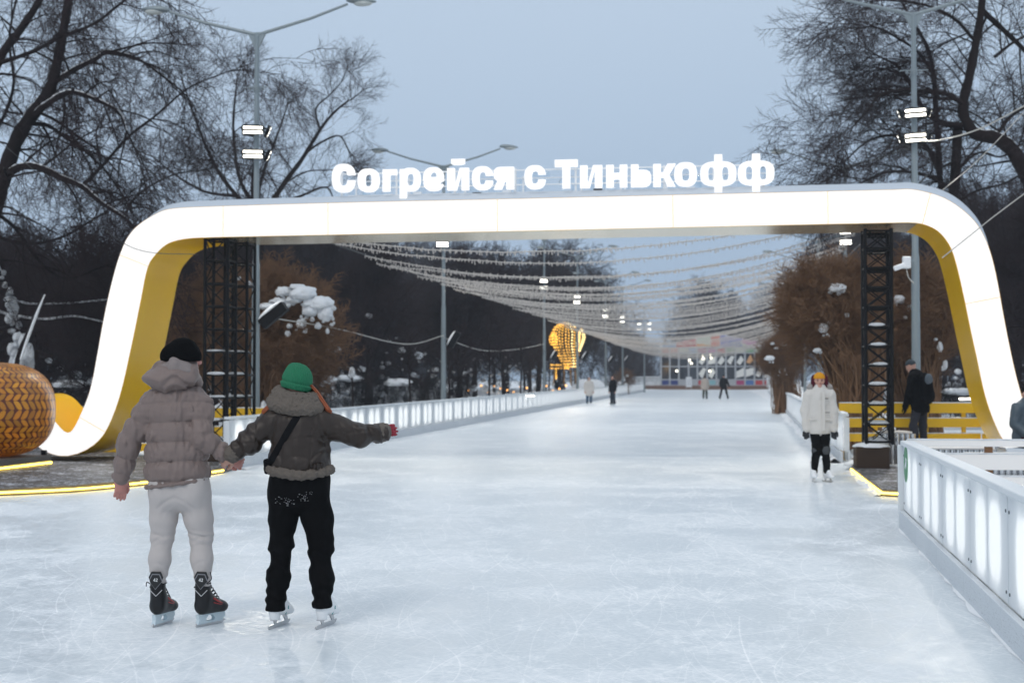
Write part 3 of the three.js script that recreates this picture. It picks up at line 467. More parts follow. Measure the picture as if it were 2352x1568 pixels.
// ---------- garlands hung across the rink ----------
M.garland = mat([0.62, 0.57, 0.52], 0.6);
{
  const shapes = [];
  for (let v = 0; v < 7; v++) {                                                // strings that differ in their drops, the last three fuller
    const r = rng(400 + v), T = new Tubes(), S = 13.6, sag = [0.72, 0.85, 0.98, 1.1, 0.95, 1.05, 1.15][v], fat = v > 3 ? 1.3 : 1.1, pts = [], y = (u) => -sag * (1 - Math.pow(2 * u - 1, 2)), n = 30;
    for (let i = 0; i <= n; i++) pts.push(V(S * i / n, y(i / n) + (r() - 0.5) * 0.03, (r() - 0.5) * 0.03));
    T.add(pts, 0.011 * fat, 4);
    for (let k = 0; k < 190; k++) { const u = (k + r() * 0.8) / 190, b = V(S * u, y(u), 0), q = V(b.x + (r() - 0.5) * 0.05, b.y - 0.035 - 0.07 * r() * (0.4 + 0.6 * Math.sin(k * 0.37) ** 2), b.z + (r() - 0.5) * 0.07); T.add([b, q], [0.011 * fat, 0.014 * fat], 3); if (k % 3 === 0) T.add([b, V(b.x + 0.02, b.y + 0.05, b.z)], [0.011 * fat, 0.009 * fat], 3); }
    shapes.push(T.geo());
  }
  const r = rng(55), fw = []; let f = 35; const first = [30.4, 32.6, 35.6, 36.8, 38.4, 41]; first.forEach((x) => fw.push(x)); f = 42; while (f < 150) { fw.push(f); f += f < 56 ? 1.15 : f < 85 ? 1.6 : f < 110 ? 1.7 : 2.1; }
  const where = ['nearest', 'second nearest', 'third nearest', 'fourth nearest', 'fifth nearest', 'sixth nearest'];
  fw.forEach((x, i) => {
    const o = single('fairy_light_string', shapes[x > 80 ? 4 + i % 3 : i % 4], M.garland, i < 6 ? where[i] + ' string of pale unlit lights hanging across the rink under the beam' : 'string of pale unlit lights in the dense canopy over the far rink', 'string lights', i < 6 ? null : 'strings of lights in the far canopy');
    const far = smooth(60, 130, x); o.position.copy(rink(-9.3, x, lerp(4.82, 4.55, far) + (r() - 0.5) * 0.22)); o.rotation.y = gateTurn + 0.28 * smooth(70, 34, x) + (r() - 0.5) * 0.03; o.rotation.z = lerp(0.074, 0.04, far) + (r() - 0.5) * 0.012;
  });
  const wire = (label, lat, y0, y1) => single('support_cable', tube([rink(lat, 30, y0), rink(lat, 150, y1)], 0.02, 5), M.cable, label, 'cable');
  wire('cable on the left lamp posts from which the fairy lights hang', -9.3, 4.86, 4.6); wire('cable on the right lamp posts from which the fairy lights hang', 4.25, 5.85, 5.15);
}

// ---------- golden light sculpture ----------
{
  const D = 98, u = 0.12 * D / FOCAL, t = thing('light_sculpture', 'giant golden light sculpture of bulb strings shaped like a swelling balloon', 'light sculpture', at(1300, 885, D), gateTurn);
  M.bulb = glow(1, 0.5, 0.05, 2.2); M.bulbHot = glow(1, 0.8, 0.35, 3); M.goldWire = mat([0.3, 0.17, 0.03], 0.5);
  const X = (z) => (z - 640) * u, Y = (z) => (1417 - z) * u, ball = new THREE.IcosahedronGeometry(0.052, 1);
  const string = (pts, step, hot, name = 'bulb_string') => { const c = new THREE.CatmullRomCurve3(pts), n = Math.max(2, Math.round(c.getLength() / step)), g = []; for (let k = 0; k <= n; k++) { const p = c.getPointAt(k / n); g.push(ball.clone().translate(p.x, p.y, p.z)); } const o = part(t, name, merge(g), hot ? M.bulbHot : M.bulb); part(o, 'wire', tube(c.getPoints(24), 0.02, 5), M.goldWire); };
  const half = (z) => z < 480 ? 270 * Math.sqrt(Math.max(0.02, 1 - ((480 - z) / 270) ** 2)) : z < 650 ? lerp(270, 235, (z - 480) / 170) : lerp(235, 125, smooth(650, 1130, z)), cen = (z) => 635 + 110 * smooth(560, 1130, z) * 0.85;
  for (let k = 0; k < 13; k++) { const a = k / 13 * 2 * PI, pts = []; for (let z = 216; z <= 1110; z += 60) pts.push(V(X(cen(z)) + Math.cos(a) * half(z) * u, Y(z), Math.sin(a) * half(z) * u)); string(pts, 0.21, k === 1 || k === 2); }
  for (let k = 0; k < 7; k++) { const a = k / 7 * 2 * PI, pts = []; for (let q = 0; q <= 6; q++) { const ph = q / 6 * PI; pts.push(V(X(400) + (Math.cos(a) * 78 * Math.sin(ph)) * u, Y(535 - Math.cos(ph) * 115), Math.sin(a) * 78 * Math.sin(ph) * u)); } string(pts, 0.2, false); }
  for (let k = 0; k < 6; k++) { const a = k / 6 * 2 * PI, pts = []; for (let z = 330; z <= 780; z += 60) { const w = z < 500 ? 62 * smooth(330, 430, z) : lerp(70, 18, (z - 500) / 290), c = lerp(935, 885, smooth(500, 790, z)); pts.push(V(X(c) + Math.cos(a) * w * u, Y(z), Math.sin(a) * w * u)); } string(pts, 0.165, k < 3); }
  for (const z of [1025, 1090]) { const pts = []; for (let k = 0; k <= 24; k++) { const a = k / 24 * 2 * PI; pts.push(V(X(510) + Math.cos(a) * 180 * u, Y(z), Math.sin(a) * 180 * u)); } string(pts, 0.165, false, 'base_ring'); }
  string([V(X(450), Y(1110), 0), V(X(450), Y(1200), 0), V(X(452), Y(1285), 0)], 0.1, false, 'stem');
  for (const [x, z, q] of [[-1.2, 1100, 0.5], [0.6, 1120, 0.5], [-0.3, 1120, -0.5], [1, 1120, -0.4]]) part(t, 'leg', tube([V(x * 0.6, Y(z), q), V(x * 0.7, 0, q)], 0.04, 6), M.goldWire);
  const l = new THREE.PointLight(new THREE.Color(1, 0.6, 0.15), 12); l.shadow.radius = 40; l.castShadow = true; l.position.set(0, Y(700), 1.6); t.add(l);
}

// ---------- snow heaps ----------
function heap(label, p, w, d, h, seed) {
  const g = new THREE.PlaneGeometry(2, 2, 40, 30).rotateX(-PI / 2), q = g.attributes.position;
  for (let i = 0; i < q.count; i++) { const x = q.getX(i), z = q.getZ(i), r = Math.hypot(x, z), k = Math.max(0, 1 - r * (1 + 0.25 * fbm(x * 1.4, seed, z * 1.4))); q.setXYZ(i, x * w, Math.pow(k, 0.8) * h * (1 + 0.4 * fbm(x * 3, seed + 3, z * 3)) - 0.05, z * d); }
  for (let i = 0; i < q.count; i++) g.attributes.uv.setXY(i, q.getX(i), q.getZ(i)); g.computeVertexNormals();
  const o = single('snow_heap', g, M.snow, label, 'snow heap', null); o.position.copy(p); return o;
}
heap('large cone of ploughed snow beside the golden sculpture', at(1352, 893, 114).setY(-0.06), 2.6, 2.4, 1.9, 3);
heap('snow heap behind the far end of the right barrier', at(1826, 905, 90).setY(-0.06), 1.4, 2, 1.2, 5);
heap('tall white snow pillar beside the right barrier', at(1803, 905, 88).setY(-0.06), 0.8, 0.8, 3.2, 7);

// ---------- glass pavilion at the far end ----------
{
  const D = 186, s = D / FOCAL, X0 = 1458, ox = at(1648, 885, D), t = thing('glass_pavilion', 'low glass pavilion with coloured panels and a gabled roof at the far end', 'pavilion', V(ox.x, 0, ox.z), gateTurn);
  const X = (z) => (X0 + z * 0.16 - 1648) * s, Y = (z) => EYE + (HORIZON - (752.6 + z * 0.16)) * s;
  M.pFrame = mat([0.42, 0.44, 0.47], 0.5); M.pGlass = mat([0.02, 0.025, 0.035], 0.06, { ior: 1.8, specularIntensity: 1 }); M.pBase = mat([0.16, 0.09, 0.06], 0.8); M.pWall = mat([0.4, 0.41, 0.43], 0.7);
  const colors = { navy: [0.02, 0.04, 0.2], red: [0.5, 0.04, 0.05], teal: [0.25, 0.5, 0.55], pink: [0.4, 0.03, 0.15], blue: [0.06, 0.16, 0.42], orange: [0.75, 0.3, 0.04], mint: [0.55, 0.62, 0.5], coral: [0.65, 0.16, 0.1], violet: [0.2, 0.2, 0.5], sky: [0.2, 0.4, 0.65], dark: [0.08, 0.09, 0.1], purple: [0.5, 0.05, 0.35], leaf: [0.2, 0.35, 0.2] }, cm = {};
  for (const k in colors) cm[k] = mat(colors[k], 0.5);
  const zx = [385, 510, 640, 780, 905, 1045, 1175, 1310, 1445, 1580, 1715, 1840, 1985], yF = Y(830), yT = Y(280), W = X(1985) - X(385);
  part(t, 'plinth', box(X(2020) - X(100), Y(830) - Y(885) + 1.2, 9, (X(2020) + X(100)) / 2, (Y(830) + Y(885) - 1.2) / 2, -4.2), M.pBase);
  part(t, 'wall', merge([box(W, yT - yF, 0.2, (X(385) + X(1985)) / 2, (yF + yT) / 2, -7), box(0.2, yT - yF, 7, X(385) + 0.1, (yF + yT) / 2, -3.6), box(0.2, yT - yF, 7, X(1985) - 0.1, (yF + yT) / 2, -3.6)]), M.pWall);
  for (const z of zx) part(t, 'mullion', box(0.2, yT - yF, 0.22, X(z), (yF + yT) / 2, 0), M.pFrame);
  for (const z of [285, 362, 555, 745, 826]) part(t, 'transom', box(W, 0.14, 0.18, (X(385) + X(1985)) / 2, Y(z), 0), M.pFrame);
  const r = rng(91), foot = ['navy', 'navy', null, null, 'red', 'teal', null, null, 'pink', 'blue', 'red', 'red'], head = ['coral', 'coral', 'mint', 'sky', 'pink', 'purple', 'red', 'leaf', 'mint', 'leaf', 'mint', 'dark'];
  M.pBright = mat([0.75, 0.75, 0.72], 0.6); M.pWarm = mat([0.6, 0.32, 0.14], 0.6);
  for (let k = 0; k < 12; k++) {
    const xa = X(zx[k]) + 0.11, xb = X(zx[k + 1]) - 0.11, w = xb - xa, c = (xa + xb) / 2, cell = (a, b, m, name, z = -0.03) => part(t, name, box(w, Y(a) - Y(b) - 0.15, 0.05, c, (Y(a) + Y(b)) / 2, z), m);
    cell(285, 362, cm[head[k]], 'coloured_panel'); cell(745, 826, foot[k] ? cm[foot[k]] : M.pFrame, 'coloured_panel');
    for (const [a, b] of [[362, 555], [555, 745]]) { const g = cell(a, b, M.pGlass, 'glass_pane'); g.rotation.y = 0; }
  }
  // added shapes standing in for the pale patches in the right-hand panes
  for (let k = 4; k < 12; k++) for (const [a, b, m] of k > 8 && k < 11 ? [[380, 520, M.pWarm], [570, 720, M.pBright]] : [[400, 540, M.pBright], [570, 735, M.pBright]]) { if ((k === 6 || k === 7) && a > 500) continue; const xa = X(zx[k]) + 0.13, xb = X(zx[k + 1]) - 0.13, ya = Y(a), yb = Y(b), f = 0.3 + 0.6 * r(), g = extrude(poly2(r() > 0.5 ? [[xa, lerp(yb, ya, 0.1)], [xb, lerp(yb, ya, f * 0.4)], [xb, ya], [xa, lerp(yb, ya, f)]] : [[xa, lerp(yb, ya, f * 0.5)], [lerp(xa, xb, 0.5), yb + 0.05], [xb, lerp(yb, ya, f)], [lerp(xa, xb, 0.6), ya]]), 0.03); g.translate(0, 0, 0.02); part(t, 'pane_patch', g, m); }
  const gy = (x) => x < 1190 ? lerp(255, 92, (x - 400) / 790) : lerp(92, 205, (x - 1190) / 570);
  [['sky', 400, 600], ['red', 600, 890], ['mint', 890, 1095], ['coral', 1095, 1230], ['violet', 1230, 1545], ['purple', 1545, 1760]].forEach(([c, a, b], i) => part(t, 'gable_panel', extrude(poly2([[X(a) + 0.03, Y(268)], [X(b) - 0.03, Y(268)], [X(b) - 0.03, Y(gy(b))], ...(a < 1190 && b > 1190 ? [[X(1190), Y(92)]] : []), [X(a) + 0.03, Y(gy(a))]]), 0.06).translate(0, 0, 0.02), cm[c]));
  [['orange', 890, 1095, 268, 225], ['blue', 1360, 1545, 268, 190], ['mint', 1545, 1700, 268, 232]].forEach(([c, a, b, y0, y1]) => part(t, 'gable_panel', extrude(poly2([[X(a) + 0.05, Y(y0) + 0.02], [X(b) - 0.05, Y(y0) + 0.02], [X(b) - 0.05, Y(y1 + 25)], [X(a) + 0.05, Y(y1)]]), 0.06).translate(0, 0, 0.1), cm[c]));
  part(t, 'roof', extrude(poly2([[X(360), Y(276)], [X(2010), Y(276)], [X(2010), Y(262)], [X(1190), Y(78)], [X(360), Y(262)]]), 8).translate(0, 0, -8.05), M.snow);
  M.bulbWhite = glow(1, 0.93, 0.75, 5);
  for (const [x, z] of [[795, 465], [820, 510], [985, 400], [985, 440], [1090, 390], [1100, 430], [610, 620], [1080, 620]]) part(t, 'lamp', new THREE.SphereGeometry(0.14, 10, 8).translate(X(x), Y(z), 0.18), M.bulbWhite);
  M.signWhite = mat([0.7, 0.72, 0.75], 0.6);
  const sg = (label, a, b, y0, y1) => { const q = thing('notice_board', label, 'notice board', V(0, 0, 0)); q.position.copy(at(X0 + (a + b) / 2 * 0.16, 870, D - 3).setY(0)); q.rotation.y = gateTurn; const w = X(b) - X(a), h = Y(y0) - 0.05; part(q, 'board', rbox(w, h * 0.8, 0.08, 0.02, 0, h * 0.6, 0), M.signWhite); for (const e of [-1, 1]) part(q, 'leg', box(0.06, h * 0.2, 0.06, e * w * 0.4, h * 0.1, 0), M.pFrame); for (let k = 0; k < 4; k++) part(q, 'text_line', box(w * 0.7, 0.06, 0.01, 0, h * (0.4 + 0.13 * k), 0.045), M.pFrame); };
  sg('slim white notice board before the pavilion', 738, 820, 700, 870); sg('wide white notice board at the right end of the pavilion', 1895, 2010, 690, 830);
  plankFence('white_fence', 'low white slatted fence left of the pavilion', at(1380, 880, D + 2).setY(0), at(1518, 880, D + 2).setY(0), 0, [[0.3, 0.5], [0.6, 0.8], [0.9, 1.1], [1.2, 1.4], [1.5, 1.7]], M.boardWhite, M.pFrame, [0.1, 0.5, 0.9], 0.05);
}

// ---------- things on the platforms ----------
{
  // knitted ball: its cable-stitch print
  const W = 1024, cv = document.createElement('canvas'); cv.width = W; cv.height = 512; const x = cv.getContext('2d'), r = rng(8);
  x.fillStyle = '#4a1d08'; x.fillRect(0, 0, W, 512);
  const rows = 24, cols = 24, rh = 512 / rows, cw = W / cols;                 // lying braids: the leaves of one row lean up, those of the next lean down
  for (let j = 0; j < rows; j++) for (let i = -1; i <= cols; i++) {
    const s = j % 2 ? 1 : -1, cx = (i + 0.5 + (j % 2) * 0.04) * cw, cy = (j + 0.5) * rh, q = rng(((i + cols) % cols) * 31 + j * 977); x.save(); x.translate(cx, cy); x.rotate(s * 0.34);
    const l = 29 + 12 * q(), hue = 39 + 5 * q();
    x.fillStyle = 'hsl(' + hue + ',78%,' + l + '%)'; x.beginPath(); x.moveTo(-cw * 0.62, 0); x.bezierCurveTo(-cw * 0.3, -rh * 0.58, cw * 0.3, -rh * 0.52, cw * 0.62, 0); x.bezierCurveTo(cw * 0.3, rh * 0.58, -cw * 0.3, rh * 0.52, -cw * 0.62, 0); x.fill(); x.strokeStyle = 'rgba(110,50,8,0.55)'; x.lineWidth = 1.2; for (const k of [-0.22, 0.02, 0.24]) { x.beginPath(); x.moveTo(-cw * 0.45, k * rh * 0.6); x.quadraticCurveTo(0, k * rh * 1.5, cw * 0.45, k * rh * 0.6); x.stroke(); } x.strokeStyle = 'rgba(60,22,6,0.9)'; x.lineWidth = 2.5; x.beginPath(); x.moveTo(-cw * 0.62, 0); x.bezierCurveTo(-cw * 0.3, rh * 0.52, cw * 0.3, rh * 0.58, cw * 0.62, 0); x.stroke(); x.restore();
  }
  const tx = new THREE.CanvasTexture(cv); tx.colorSpace = THREE.SRGBColorSpace; tx.wrapS = THREE.RepeatWrapping; tx.repeat.set(2, 1); tx.anisotropy = 4;
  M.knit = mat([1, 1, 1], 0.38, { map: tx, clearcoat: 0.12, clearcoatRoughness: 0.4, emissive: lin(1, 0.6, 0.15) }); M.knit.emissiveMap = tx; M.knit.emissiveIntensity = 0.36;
  const prof = [], n = 48; for (let k = 0; k <= n; k++) { const a = -PI / 2 + k / n * PI, c = Math.cos(a), s = Math.sin(a); prof.push(new THREE.Vector2(Math.max(0.001, Math.pow(Math.abs(c), 0.78) * 1.0), Math.sign(s) * Math.pow(Math.abs(s), 0.8) * 0.81 + 0.81)); }
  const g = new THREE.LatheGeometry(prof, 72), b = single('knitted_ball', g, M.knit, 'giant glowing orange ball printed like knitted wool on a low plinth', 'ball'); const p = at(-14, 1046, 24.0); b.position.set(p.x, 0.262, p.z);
  const q0 = ground(118, 1066, PLAT), q1 = ground(-160, 1100, PLAT), dd = q1.clone().sub(q0), L = dd.length(), yaw = Math.atan2(dd.z, -dd.x);
  const pl = thing('plinth', 'low grey metal plinth under the knitted ball with yellow light below', 'plinth', q0, yaw); M.steel = mat([0.12, 0.12, 0.12], 0.4, { metalness: 0.4 });
  part(pl, 'body', rbox(L, 0.1, 2.2, 0.01, -L / 2, 0.11, -1.1), M.steel); part(pl, 'led_strip', box(L - 0.02, 0.035, 0.02, -L / 2, 0.035, 0.0), M.yellowLed); part(pl, 'plate', box(L, 0.01, 2.2, -L / 2, 0.166, -1.1), M.deckSide);
  part(pl, 'junction_box', rbox(0.08, 0.08, 0.08, 0.008, -0.09, 0.212, -0.1), M.black);
  // mirrored cubes on the right platform
  M.mirror = mat([0.75, 0.76, 0.77], 0.12, { metalness: 1 });
  const cubes = [['mirror-faced corrugated box beside the brown block', 2056, 1069, 24.2, 0.46, 0.58, 0.5], ['long mirrored bench top behind the white fence', 2190, 1062, 22, 1.1, 0.42, 0.5], ['low mirrored box seen through the white fence', 2300, 1075, 20.5, 0.9, 0.4, 0.5]];
  for (const [label, px, py, dep, w, h, d] of cubes) { const c = thing('mirrored_box', label, 'box', at(px, py, dep).setY(PLAT), gateTurn + 0.1); const rib = []; for (let k = 0; k < w / 0.09; k++) rib.push(new THREE.CylinderGeometry(0.045, 0.045, h - 0.04, 10).translate(-w / 2 + 0.045 + k * 0.09, h / 2, d / 2 - 0.04)); part(c, 'ribbed_face', merge(rib), M.mirror); part(c, 'body', rbox(w, h - 0.04, d - 0.06, 0.01, 0, h / 2, -0.05), M.mirror); part(c, 'top', rbox(w + 0.03, 0.03, d + 0.03, 0.008, 0, h, 0), M.plankWhite); }
  // lit lamps that lie low in the snow to the right, and far garden lights
  const gl = (label, px, py, dep, w) => { const o = single('garden_light', rbox(w, 0.05, 0.05, 0.02), M.flood, label, 'garden light'); o.position.copy(at(px, py, dep)); return o; };
  gl('long white light between the yellow planks', 2200, 961, 29, 0.3); gl('long white light low behind the yellow fence on the right', 2218, 916, 34, 0.3); gl('long white light glowing inside the near right barrier', 2348, 1138, 10.4, 0.5); gl('small yellow light in the snow behind the left barrier', 1218, 909, 62, 0.35); gl('short white light left of the post in the yellow fence', 1960, 943, 29, 0.2);
  const warm = new THREE.PointLight(new THREE.Color(1, 0.93, 0.84), 5); warm.shadow.radius = 8; warm.castShadow = true; warm.position.copy(at(2348, 1122, 10.4)); scene.add(warm);
}
{                                                                              // a string of small warm lamps far away among the trees on the left
  const t = thing('festoon', 'string of small warm lamps among the far trees left of the golden sculpture', 'string lights', at(1215, 890, 112)), r = rng(66), base = t.position; M.warmBulb = glow(1, 0.45, 0.12, 4);
  const pts = []; for (let k = 0; k <= 16; k++) pts.push(at(1060 + k * 15, 888 + 6 * Math.sin(k * 1.9) + 10 * r(), 112 + 4 * r()).sub(base)); part(t, 'wire', tube(sub(pts, 40), 0.012, 4), M.cable); for (const p of pts) part(t, 'bulb', new THREE.IcosahedronGeometry(0.07, 1).translate(p.x, p.y, p.z), M.warmBulb);
}

// ---------- trees ----------
const DOWN = V(0, -1, 0), UPV = V(0, 1, 0);
const rdir = (r, up = 0) => V(r() * 2 - 1, r() * 2 - 1 + up, r() * 2 - 1).normalize();
function bend(p, d, len, n, r, wander, pull, k) {                             // a wandering polyline that is drawn towards a direction
  const pts = [p.clone()], dir = d.clone(); for (let i = 0; i < n; i++) { dir.addScaledVector(rdir(r), wander).addScaledVector(pull, k).normalize(); pts.push(pts[i].clone().addScaledVector(dir, len / n)); } return pts;
}
function sprayGeo(seed, { n = 14, droop = 0, spread = 0.8, rad = 0.0055, sub2 = 3 } = {}) {   // a spray of twigs about 1 m long, along +y
  const r = rng(seed), T = new Tubes(), main = bend(V(0, 0, 0), UPV, 1, 5, r, 0.1, V(0.3, -1, 0), droop); T.add(main, [rad * 1.7, rad * 1.5, rad * 1.3, rad, rad * 0.8, rad * 0.4], 3, false);
  const c = new THREE.CatmullRomCurve3(main);
  for (let i = 0; i < n; i++) {
    const u = 0.08 + 0.9 * (i / n), b = c.getPoint(u), t = c.getTangent(u), side = rdir(r).projectOnPlane(t).normalize(), d = t.clone().multiplyScalar(0.75).addScaledVector(side, spread), L = (0.52 - 0.33 * u) * (0.6 + 0.8 * r());
    const q = bend(b, d.normalize(), L, 3, r, 0.11, V(0.3, -1, 0), droop * 1.4); T.add(q, [rad, rad * 0.8, rad * 0.6, rad * 0.3], 3, false);
    for (let k = 0; k < sub2; k++) { const m = q[1 + (k % 2)], d2 = q[3].clone().sub(q[1]).normalize().addScaledVector(rdir(r), 0.75).normalize(); T.add(bend(m, d2, L * 0.5 * (0.5 + r()), 2, r, 0.1, V(0.3, -1, 0), droop * 1.4), [rad * 0.7, rad * 0.55, rad * 0.3], 3, false); }
  }
  return T.geo();
}
const sprays = { droop: [1, 2, 3].map((s) => sprayGeo(s, { droop: 0.14, n: 8, sub2: 2, spread: 0.65 })), up: [4, 5, 6].map((s) => sprayGeo(s, { droop: -0.03, n: 8, sub2: 2, spread: 0.7 })), fan: [7, 8].map((s) => sprayGeo(s, { droop: 0.02, n: 20, spread: 1.0, rad: 0.0075 })), coarse: [9, 10].map((s) => sprayGeo(s, { droop: 0, n: 12, rad: 0.009, sub2: 2, spread: 1 })) };
const Q = new THREE.Quaternion(), MT = new THREE.Matrix4();
function instances(parent, name, geo, m, list, kind) {                         // list of [position, direction, scale, roll]
  if (!list.length) return null;
  const o = shade(new THREE.InstancedMesh(geo, m, list.length)); o.name = name; const q2 = new THREE.Quaternion();
  list.forEach(([p, d, s, roll], i) => { Q.setFromUnitVectors(UPV, d); q2.setFromAxisAngle(UPV, roll); Q.multiply(q2); MT.compose(p, Q, V(s, s, s)); o.setMatrixAt(i, MT); });
  if (kind) o.userData.kind = kind; parent.add(o); return o;
}
class Crown {                                                                   // gathers the wood, twigs and snow of one tree, in the tree's own axes
  constructor(seed) { this.r = rng(seed); this.trunk = new Tubes(); this.wood = new Tubes(); this.snow = new Tubes(); this.tw = []; }
  twig(p, d, s) { this.tw.push([p, d.clone().normalize(), s, this.r() * 6.28]); }
  branch(p, d, len, rad, o) {                                                   // a bough with side boughs and sprays
    const r = this.r, n = 6, pts = bend(p, d, len, n, r, o.wander ?? 0.16, o.pull ?? DOWN, o.k ?? 0.1); this.wood.add(pts, pts.map((_, i) => lerp(rad, rad * 0.25, i / n)), 4, false);
    if (o.snow && rad > 0.018) this.snowOn(pts.slice(0, 5), pts.map((_, i) => lerp(rad, rad * 0.25, i / n)), o.snow);
    const c = new THREE.CatmullRomCurve3(pts);
    for (let i = 0; i < o.kids; i++) {
      const u = 0.15 + 0.85 * (i + r()) / o.kids, b = c.getPoint(Math.min(1, u)), t = c.getTangent(Math.min(1, u)), side = rdir(r).projectOnPlane(t).normalize(), dd = t.clone().multiplyScalar(0.7).addScaledVector(side, 0.85).normalize();
      if (o.next) this.branch(b, dd, len * (o.shrink ?? 0.45) * (0.6 + 0.7 * r()), Math.max(0.007, rad * 0.42), o.next);
      else this.twig(b, dd.addScaledVector(o.pull ?? DOWN, o.tk ?? 0.4), (o.ts ?? 0.9) * (0.65 + 0.7 * r()));
    }
    this.twig(pts[n], pts[n].clone().sub(pts[n - 1]), (o.ts ?? 0.9) * 0.9);
  }
  snowOn(pts, rad, k) { for (let i = 0; i < pts.length - 1; i++) { const d = pts[i + 1].clone().sub(pts[i]).normalize(); if (Math.abs(d.y) > 0.86) continue; const up = UPV.clone().projectOnPlane(d).normalize(), a = rad[i], b = rad[i + 1]; this.snow.add([pts[i].clone().addScaledVector(up, a * 0.7), pts[i].clone().lerp(pts[i + 1], 0.5).addScaledVector(up, (a + b) * 0.5 * 0.8), pts[i + 1].clone().addScaledVector(up, b * 0.7)], [a * 0.62 * k, (a + b) * 0.36 * k, b * 0.62 * k], 6); } }
  limb(pts, r0, r1, snow) { const c = new THREE.CatmullRomCurve3(pts), n = Math.max(8, pts.length * 3), P = c.getPoints(n), R = P.map((_, i) => lerp(r0, r1, i / n) * (1 + 0.08 * Math.sin(i * 2.3))); this.trunk.add(P, R, 9); if (snow) this.snowOn(P, R, snow); return c; }
  build(name, label, pos, kind, group, mats = [M.bark, M.bark, M.twig], cat = 'tree') {
    const t = thing(name, label, cat, pos, 0, group);
    if (this.trunk.i.length) part(t, 'trunk', this.trunk.geo(), mats[0]); if (this.wood.i.length) part(t, 'boughs', this.wood.geo(), mats[1]);
    const gs = sprays[kind]; gs.forEach((g, k) => instances(t, 'twigs', g, mats[2], this.tw.filter((_, i) => i % gs.length === k), 'stuff'));
    if (this.snow.i.length) part(t, 'snow', this.snow.geo(), M.snow);
    return t;
  }
}
// a tree whose limbs follow those seen in the photograph; boughs and twigs are grown on them
function limbTree(name, label, seed, kind, basePx, depth, limbs, o) {
  const base = at(basePx[0], basePx[1], depth).setY(-0.05), C = new Crown(seed), r = C.r;
  for (const [px, w0, w1, dd = 0, boughs = 1, snow = 0] of limbs) {
    const pts = px.map(([x, y], i) => at(x, y, depth + dd * (i / (px.length - 1)) + (o.z0 ?? 0)).sub(base)), k = depth / FOCAL / 2, c = C.limb(pts, w0 * k, w1 * k, snow), L = c.getLength();
    for (let s = 0.35; s < L && boughs; s += o.every * (0.6 + 0.8 * r()) / boughs) { const u = s / L, p = c.getPoint(u), t = c.getTangent(u), side = V(r() * 2 - 1 + (o.lean ?? 0), r() * 1.2 - 0.35 + (o.rise ?? 0), r() * 2 - 1).projectOnPlane(t).normalize(); C.branch(p, t.clone().multiplyScalar(0.45 + 0.5 * u).add(side).normalize(), o.len * (0.55 + 0.75 * r()), Math.min(o.rad * (1.2 - 0.6 * u), lerp(w0, w1, u) * k * 0.6), o.grow); }
    const e = c.getPoint(1); for (let q = 0; q < 3; q++) C.branch(e, c.getTangent(1).addScaledVector(rdir(r), 0.35).normalize(), o.len * (o.tip ?? 1) * (0.7 + 0.6 * r()), w1 * k * 0.8, o.grow);
  }
  return C.build(name, label, base, kind);
}
limbTree('tall_tree', 'large bare tree with long drooping twigs filling the upper left corner', 21, 'droop', [-110, 1010], 33, [
  [[[-110, 1010], [-95, 760], [-40, 560], [0, 432], [36, 324], [68, 270], [112, 209], [126, 162], [144, 72], [158, -10], [165, -90]], 46, 15, 0, 1, 0.5],
  [[[66, 272], [100, 245], [144, 216], [169, 212], [223, 230], [274, 260], [290, 300]], 16, 6, -1.5, 1.5, 0.9], [[[126, 187], [173, 158], [223, 133], [238, 119], [288, 126], [324, 140], [380, 180]], 14, 5, 1, 1.6, 0.8],
  [[[70, 284], [108, 288], [151, 317], [194, 346], [235, 385]], 11, 5, 1.5, 1.4, 0.5], [[[-10, 430], [36, 387], [83, 383], [144, 410], [187, 428], [230, 464], [284, 499]], 20, 8, -1, 1.3, 0.6], [[[187, 428], [230, 385], [295, 313], [360, 263], [432, 202], [520, 165]], 9, 3, 1, 1.8],
  [[[-80, 330], [0, 130], [43, 72], [86, 7], [115, -60]], 24, 14, 2, 1.2], [[[0, 144], [72, 119], [137, 86], [216, 54], [263, 18], [300, -10]], 10, 5, -1, 1.5], [[[-60, 360], [-10, 300], [30, 200], [20, 90], [40, -20]], 10, 5, 2, 1.3],
  [[[284, 499], [300, 465], [340, 430], [400, 400], [470, 390]], 6, 3, 1, 1.5], [[[-20, 540], [60, 560], [140, 545], [220, 500], [270, 470]], 9, 4, 1, 1.3], [[[-40, 470], [30, 520], [90, 600], [150, 640], [240, 610]], 10, 4, 2, 1.2], [[[-90, 640], [-20, 600], [30, 690], [110, 700], [245, 690]], 9, 4, 2, 0.7, 1.9], [[[-80, 680], [0, 720], [100, 735], [170, 728], [240, 742]], 8, 4, 2, 0.6, 2.0],
], { every: 0.62, len: 1.9, rad: 0.035, lean: 0.35, grow: { kids: 4, wander: 0.17, pull: DOWN, k: 0.14, next: { kids: 2, wander: 0.2, k: 0.2, ts: 0.9, tk: 0.7 } } });
